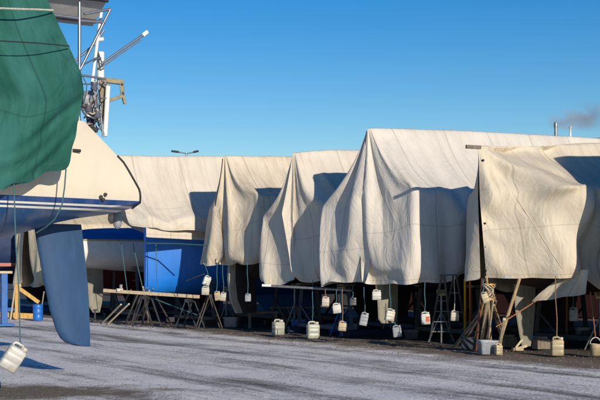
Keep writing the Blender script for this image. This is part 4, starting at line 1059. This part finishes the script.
mb = MB(); mb.lathe([(.125, 0), (.125, hz_(126.5) - ez + 1), (.16, hz_(126.5) - ez + 1.0), (.16, hz_(122.3) - ez + 1), (.1, hz_(122.2) - ez + 1)], 14, (fx, Yh + .3, ez - 1)); fl_ = build(mb, 'flue', 'steel', hl, smooth=True)
mb = MB(); mb.lathe([(.145, 0), (.145, .35), (.1, .4)], 14, (fx, Yh + .3, hz_(122.2) - .36 + .0)); build(mb, 'cowl', 'steel_dark', fl_, smooth=True)
mb = MB(); fx2 = hx(574.5); mb.lathe([(.09, 0), (.09, hz_(126) - ez + 1), (.12, hz_(126) - ez + 1), (.12, hz_(124) - ez + 1), (.05, hz_(124) - ez + 1.02)], 12, (fx2, Yh + 1.5, ez - 1)); build(mb, 'vent_pipe', 'white_paint', hl, smooth=True)
# smoke from the flue
def smoke(c, size, dens, col, seed):
    mb = MB(); n = 12; rings = []
    for i in range(n + 1):
        t = PI * i / n; rings.append([Vector(c) + Vector((size[0] * math.sin(t) * math.cos(a), size[1] * math.sin(t) * math.sin(a), -size[2] * math.cos(t))) for a in np.linspace(0, 2 * PI, 20, endpoint=False)])
    mb.loft(rings)
    m = bpy.data.materials.new('smoke'); m.use_nodes = True; nt = m.node_tree; nt.nodes.clear()
    out = nt.nodes.new('ShaderNodeOutputMaterial'); pv = nt.nodes.new('ShaderNodeVolumePrincipled')
    pv.inputs['Color'].default_value = (*col, 1)
    tc = nt.nodes.new('ShaderNodeTexCoord')
    g = nt.nodes.new('ShaderNodeTexGradient'); g.gradient_type = 'SPHERICAL'
    mp = nt.nodes.new('ShaderNodeMapping'); mp.inputs['Scale'].default_value = tuple(1 / s for s in size)
    nt.links.new(tc.outputs['Object'], mp.inputs[0]); nt.links.new(mp.outputs[0], g.inputs[0])
    nz = noise_n(nt, tc.outputs['Object'], .9, 4, .6)
    d1 = math_n(nt, 'MULTIPLY', g.outputs[1], ramp(nt, nz, [(.40, (0, 0, 0)), (.62, (1, 1, 1))]))
    nt.links.new(math_n(nt, 'MULTIPLY', d1, dens), pv.inputs['Density']); nt.links.new(pv.outputs[0], out.inputs['Volume'])
    return build(mb, 'smoke', m, loc=c)
s1 = smoke((hx(571), Yh + .6, hz_(119)), (2.2, 1.0, 1.0), 1.5, (.72, .66, .66), 1); tag(s1, 'thin brownish smoke drifting from the flue', 'smoke', kind='stuff')
s2 = smoke((hx(596), Yh + 1.2, hz_(114)), (2.4, 1.0, 1.4), 1.6, (.5, .54, .62), 2); tag(s2, 'bluish trailing smoke at the right end of the plume', 'smoke', kind='stuff')
# twin-headed yard lamp beyond the smooth cover
Yl = 70; lx = (186.5 - 300) / F * Yl; lz = EYE + (HOR - 152.2) / F * Yl
lp = empty('yard_lamp', (lx, Yl, 0), 'twin-headed yard lamp peeping over the smooth cover', 'yard lamp')
build(MB().tube([(lx, Yl, 0), (lx, Yl, lz - .05)], .09, 10, .05), 'pole', 'steel', lp, smooth=True)
build(MB().tube([(lx - .5, Yl, lz + .02), (lx, Yl, lz - .08), (lx + .45, Yl, lz)], .035, 8), 'arm', 'steel', lp, smooth=True)
for sx, w_ in ((-.66, .46), (.55, .32)):
    build(MB().box((lx + sx, Yl, lz + .04), (w_, .24, .11), Matrix.Rotation(.12 if sx < 0 else -.2, 3, 'Y')), 'lamp_head', 'steel_dark', lp, bevel=.04)

# ------------------------------------------------------------------ ground
def axis(lo, hi, step, far):
    a = list(np.arange(lo, hi + 1e-6, step)); g = step
    left, right_ = [], []
    x = lo
    while x > -far: g *= 1.35; x -= g; left.append(x)
    g = step; x = hi
    while x < far: g *= 1.35; x += g; right_.append(x)
    return list(reversed(left)) + a + right_
xs, ys = axis(-11, 9, .11, 3000), axis(11.5, 40, .11, 3500)
mb = MB()
def gh(x, y):
    q = (Vector((x, y, 0)) - L0).dot(D)
    near = max(0, 1 - max(0, abs(x) - 14) / 10) * max(0, 1 - max(0, y - 45) / 15)
    h = .022 * noise.noise(Vector((x * .5, y * .5, 0))) + .012 * noise.noise(Vector((x * 1.7, y * 1.7, 3)))
    s = (Vector((x, y, 0)) - L0).dot(N)
    h += .016 * noise.noise(Vector((q * 2.1, s * .16, 9)))          # ruts along the track
    if -2 < q < .4: h += .02 * max(0, noise.noise(Vector((x * 3, y * 3, 5))))
    return (h - .03) * near
for y in ys:
    for x in xs: mb.v.append((x, y, gh(x, y)))
nx = len(xs)
mb.f = [(j * nx + i, j * nx + i + 1, (j + 1) * nx + i + 1, (j + 1) * nx + i) for j in range(len(ys) - 1) for i in range(nx - 1)]
m, nt, b = new_mat('frosted_gravel_yard')
v = coords(nt); 
# row coordinates: x along the boats' axis (q), y along the row (s)
ang = math.atan2(D.y, D.x)
vr = nt.nodes.new('ShaderNodeMapping'); vr.vector_type = 'POINT'; nt.links.new(v, vr.inputs[0])
vr.inputs['Rotation'].default_value = (0, 0, -ang)
qs = L0.dot(D); 
sepv = nt.nodes.new('ShaderNodeSeparateXYZ'); nt.links.new(vr.outputs[0], sepv.inputs[0])
q = math_n(nt, 'SUBTRACT', sepv.outputs[0], qs)
st = nt.nodes.new('ShaderNodeMapping'); nt.links.new(vr.outputs[0], st.inputs[0]); st.inputs['Scale'].default_value = (1.35, .07, 1)
tracks = noise_n(nt, st.outputs[0], 1.0, 5, .62, .3)
fine = noise_n(nt, v, 26, 8, .75); mid_ = noise_n(nt, v, 3.2, 6, .65); big = noise_n(nt, v, .5, 4, .6)
# bare wet asphalt and grit against frost
stf = nt.nodes.new('ShaderNodeMapping'); nt.links.new(vr.outputs[0], stf.inputs[0]); stf.inputs['Scale'].default_value = (4.2, .22, 1)
tr2 = noise_n(nt, stf.outputs[0], 1.0, 6, .7, .2)
cover_ = math_n(nt, 'ADD', math_n(nt, 'MULTIPLY', tracks, 1.0), math_n(nt, 'ADD', math_n(nt, 'MULTIPLY', tr2, .55), math_n(nt, 'ADD', math_n(nt, 'MULTIPLY', mid_, .28), math_n(nt, 'MULTIPLY', fine, 1.15))))
wob = nt.nodes.new('ShaderNodeMapping'); nt.links.new(vr.outputs[0], wob.inputs[0]); wob.inputs['Scale'].default_value = (.04, .11, 1)
qw = math_n(nt, 'ADD', q, math_n(nt, 'MULTIPLY', math_n(nt, 'SUBTRACT', noise_n(nt, wob.outputs[0], 1.0, 2, .5), .5), 3.2))
tm_ = None
for qi, wd in ((-1.9, .20), (-3.3, .26), (-3.9, .16), (-5.2, .30), (-6.7, .22), (-7.3, .16), (-8.6, .24)):
    d_ = math_n(nt, 'ABSOLUTE', math_n(nt, 'SUBTRACT', qw, qi))
    k_ = math_n(nt, 'SUBTRACT', 1.0, math_n(nt, 'DIVIDE', d_, wd * 1.8)); k_ = math_n(nt, 'MAXIMUM', k_, 0.0)
    tm_ = k_ if tm_ is None else math_n(nt, 'MAXIMUM', tm_, k_)
tm_ = math_n(nt, 'MULTIPLY', math_n(nt, 'MINIMUM', math_n(nt, 'MULTIPLY', tm_, 1.8), 1.0), ramp(nt, noise_n(nt, st.outputs[0], 2.0, 5, .65), [(.35, (.15, .15, .15)), (.6, (1, 1, 1))]))
fr_in = math_n(nt, 'ADD', math_n(nt, 'SUBTRACT', math_n(nt, 'DIVIDE', cover_, 2.98), math_n(nt, 'MULTIPLY', tm_, .085)), math_n(nt, 'MULTIPLY', math_n(nt, 'SUBTRACT', big, .5), .24))
frost = ramp(nt, fr_in, [(.36, (.03, .03, .03)), (.44, (.55, .55, .55)), (.50, (1, 1, 1))])
grit = ramp(nt, noise_n(nt, v, 45, 6, .8), [(.3, (.050, .047, .048)), (.55, (.11, .10, .097)), (.75, (.24, .215, .19))])
snow = ramp(nt, fine, [(.36, (.55, .52, .49)), (.5, (.86, .82, .78)), (.62, (.94, .90, .86))])
c = mix(nt, frost, grit, snow)
# earth strip and soil under the boats
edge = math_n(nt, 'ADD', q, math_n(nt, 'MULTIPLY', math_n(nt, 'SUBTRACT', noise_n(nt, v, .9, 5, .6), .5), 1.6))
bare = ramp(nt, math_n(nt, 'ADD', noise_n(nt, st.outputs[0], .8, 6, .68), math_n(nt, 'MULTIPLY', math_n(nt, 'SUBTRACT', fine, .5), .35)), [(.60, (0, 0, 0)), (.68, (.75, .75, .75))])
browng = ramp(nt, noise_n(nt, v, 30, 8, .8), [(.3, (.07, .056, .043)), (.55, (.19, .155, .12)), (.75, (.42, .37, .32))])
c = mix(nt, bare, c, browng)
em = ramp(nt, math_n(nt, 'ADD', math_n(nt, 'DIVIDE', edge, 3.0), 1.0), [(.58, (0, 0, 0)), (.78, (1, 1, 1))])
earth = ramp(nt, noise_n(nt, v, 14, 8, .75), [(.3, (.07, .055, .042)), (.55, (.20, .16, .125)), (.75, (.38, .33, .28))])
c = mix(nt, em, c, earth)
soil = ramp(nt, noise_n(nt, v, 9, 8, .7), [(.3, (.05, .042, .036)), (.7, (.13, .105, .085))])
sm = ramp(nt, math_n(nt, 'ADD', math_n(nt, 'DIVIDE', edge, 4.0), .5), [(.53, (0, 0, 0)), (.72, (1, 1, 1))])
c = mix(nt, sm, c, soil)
# brown gravel patch at the near left
gm = nt.nodes.new('ShaderNodeMapping'); gm.vector_type = 'POINT'; nt.links.new(v, gm.inputs[0])
gm.inputs['Location'].default_value = (4.3 / 2.9, -15.8 / 1.15, 0); gm.inputs['Scale'].default_value = (1 / 2.9, 1 / 1.15, 0)
gl = nt.nodes.new('ShaderNodeVectorMath'); gl.operation = 'LENGTH'; nt.links.new(gm.outputs[0], gl.inputs[0])
gmask = math_n(nt, 'ADD', gl.outputs['Value'], math_n(nt, 'MULTIPLY', math_n(nt, 'SUBTRACT', noise_n(nt, v, 1.6, 6, .7), .5), 1.5))
gr = ramp(nt, noise_n(nt, v, 22, 9, .85), [(.3, (.045, .036, .027)), (.5, (.16, .125, .085)), (.62, (.29, .24, .175)), (.75, (.5, .47, .43))])
c = mix(nt, ramp(nt, gmask, [(.6, (1, 1, 1)), (1.25, (0, 0, 0))]), c, gr)
nt.links.new(c, b.inputs['Base Color']); b.inputs['Roughness'].default_value = .88
p = bump(nt, b, noise_n(nt, v, 30, 6, .75), .45, .03)
p = bump(nt, b, mid_, .3, .07, p)
bump(nt, b, tr2, .35, .05, p)
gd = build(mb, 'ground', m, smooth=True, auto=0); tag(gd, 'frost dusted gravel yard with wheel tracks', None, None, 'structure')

# loose stones and snow crumbs
def scatter(name, n, region, smin, smax, mat, label):
    mb = MB(); base = [(1, 0, 0), (-1, 0, 0), (0, 1, 0), (0, -1, 0), (0, 0, 1), (0, 0, -1)]
    fs = [(0, 2, 4), (2, 1, 4), (1, 3, 4), (3, 0, 4), (2, 0, 5), (1, 2, 5), (3, 1, 5), (0, 3, 5)]
    cnt = 0
    while cnt < n:
        pt = region()
        if pt is None: continue
        s = smin + (smax - smin) * random.random() ** 3
        z = gh(pt[0], pt[1]) + s * .25; R = Matrix.Rotation(random.random() * 6, 3, 'Z') @ Matrix.Rotation(random.random(), 3, 'X')
        vs = [Vector((pt[0], pt[1], z)) + R @ Vector((x * s * random.uniform(.7, 1.2), y * s * random.uniform(.6, 1.1), zz * s * random.uniform(.45, .8))) for x, y, zz in base]
        mb.add(vs, fs); cnt += 1
    o = build(mb, name, mat); tag(o, label, 'ground litter', kind='stuff'); return o
def r_strip():
    s, q = random.uniform(-4, 20), random.uniform(-1.6, 1.2); p = row(s) + D * q; return (p.x, p.y)
def r_road():
    y = random.uniform(12, 30); return (random.uniform(-.27, .27) * y, y)
def r_patch():
    a, r = random.random() * 2 * PI, random.random() ** .5
    return (-4.3 + 2.9 * r * math.cos(a), 15.8 + 1.15 * r * math.sin(a))
scatter('gravel', 2600, r_strip, .006, .024, surf('strip_stone', (.17, .14, .11), .9, .5, 3), 'loose brown stones along the front of the boats')
scatter('gravel', 1800, r_patch, .004, .014, surf('patch_stone', (.13, .11, .085), .9, .5, 3), 'loose brown stones in the near gravel patch')
scatter('gravel', 2600, r_road, .005, .016, surf('road_stone', (.12, .11, .105), .9, .5, 3), 'scattered dark grit on the frosted track')
scatter('snow_crumbs', 900, r_road, .003, .009, surf('snow_crumb', (.70, .70, .72), .8, .1, 3), 'crumbs of snow scattered on the frosted track')

# ------------------------------------------------------------------ light, sky, camera
AZ, EL = math.radians(155.5), math.radians(16.2)
to_sun = Vector((math.sin(AZ) * math.cos(EL), math.cos(AZ) * math.cos(EL), math.sin(EL)))
sun = bpy.data.lights.new('sun', 'SUN'); sun.energy = 4.5; sun.angle = math.radians(.5); sun.color = (1.0, .885, .73)
so = bpy.data.objects.new('sun', sun); COL.objects.link(so); so.rotation_euler = to_sun.to_track_quat('Z', 'Y').to_euler()
w = bpy.data.worlds.new('World'); SC.world = w; w.use_nodes = True; nt = w.node_tree; bg = nt.nodes['Background']
sk = nt.nodes.new('ShaderNodeTexSky'); sk.sky_type = 'NISHITA'; sk.sun_disc = False; sk.sun_elevation = EL; sk.sun_rotation = AZ
sk.air_density = 1.0; sk.dust_density = .1; sk.ozone_density = 3.0; sk.altitude = 0
hs = nt.nodes.new('ShaderNodeHueSaturation'); hs.inputs['Saturation'].default_value = 1.47; hs.inputs['Hue'].default_value = .510
nt.links.new(sk.outputs[0], hs.inputs['Color']); nt.links.new(hs.outputs[0], bg.inputs[0]); bg.inputs[1].default_value = .105
cam = bpy.data.cameras.new('camera'); co = bpy.data.objects.new('camera', cam); COL.objects.link(co); SC.camera = co
cam.sensor_width = 36; cam.lens = 72; cam.shift_y = 68 / 600; cam.clip_end = 8000; cam.clip_start = .1
co.location = (0, 0, EYE); co.rotation_euler = (PI / 2, 0, 0)
SC.view_settings.view_transform = 'Standard'; SC.view_settings.look = 'None'; SC.view_settings.exposure = .06; SC.view_settings.gamma = 1
SC.cycles.max_bounces = 6; SC.cycles.volume_bounces = 1
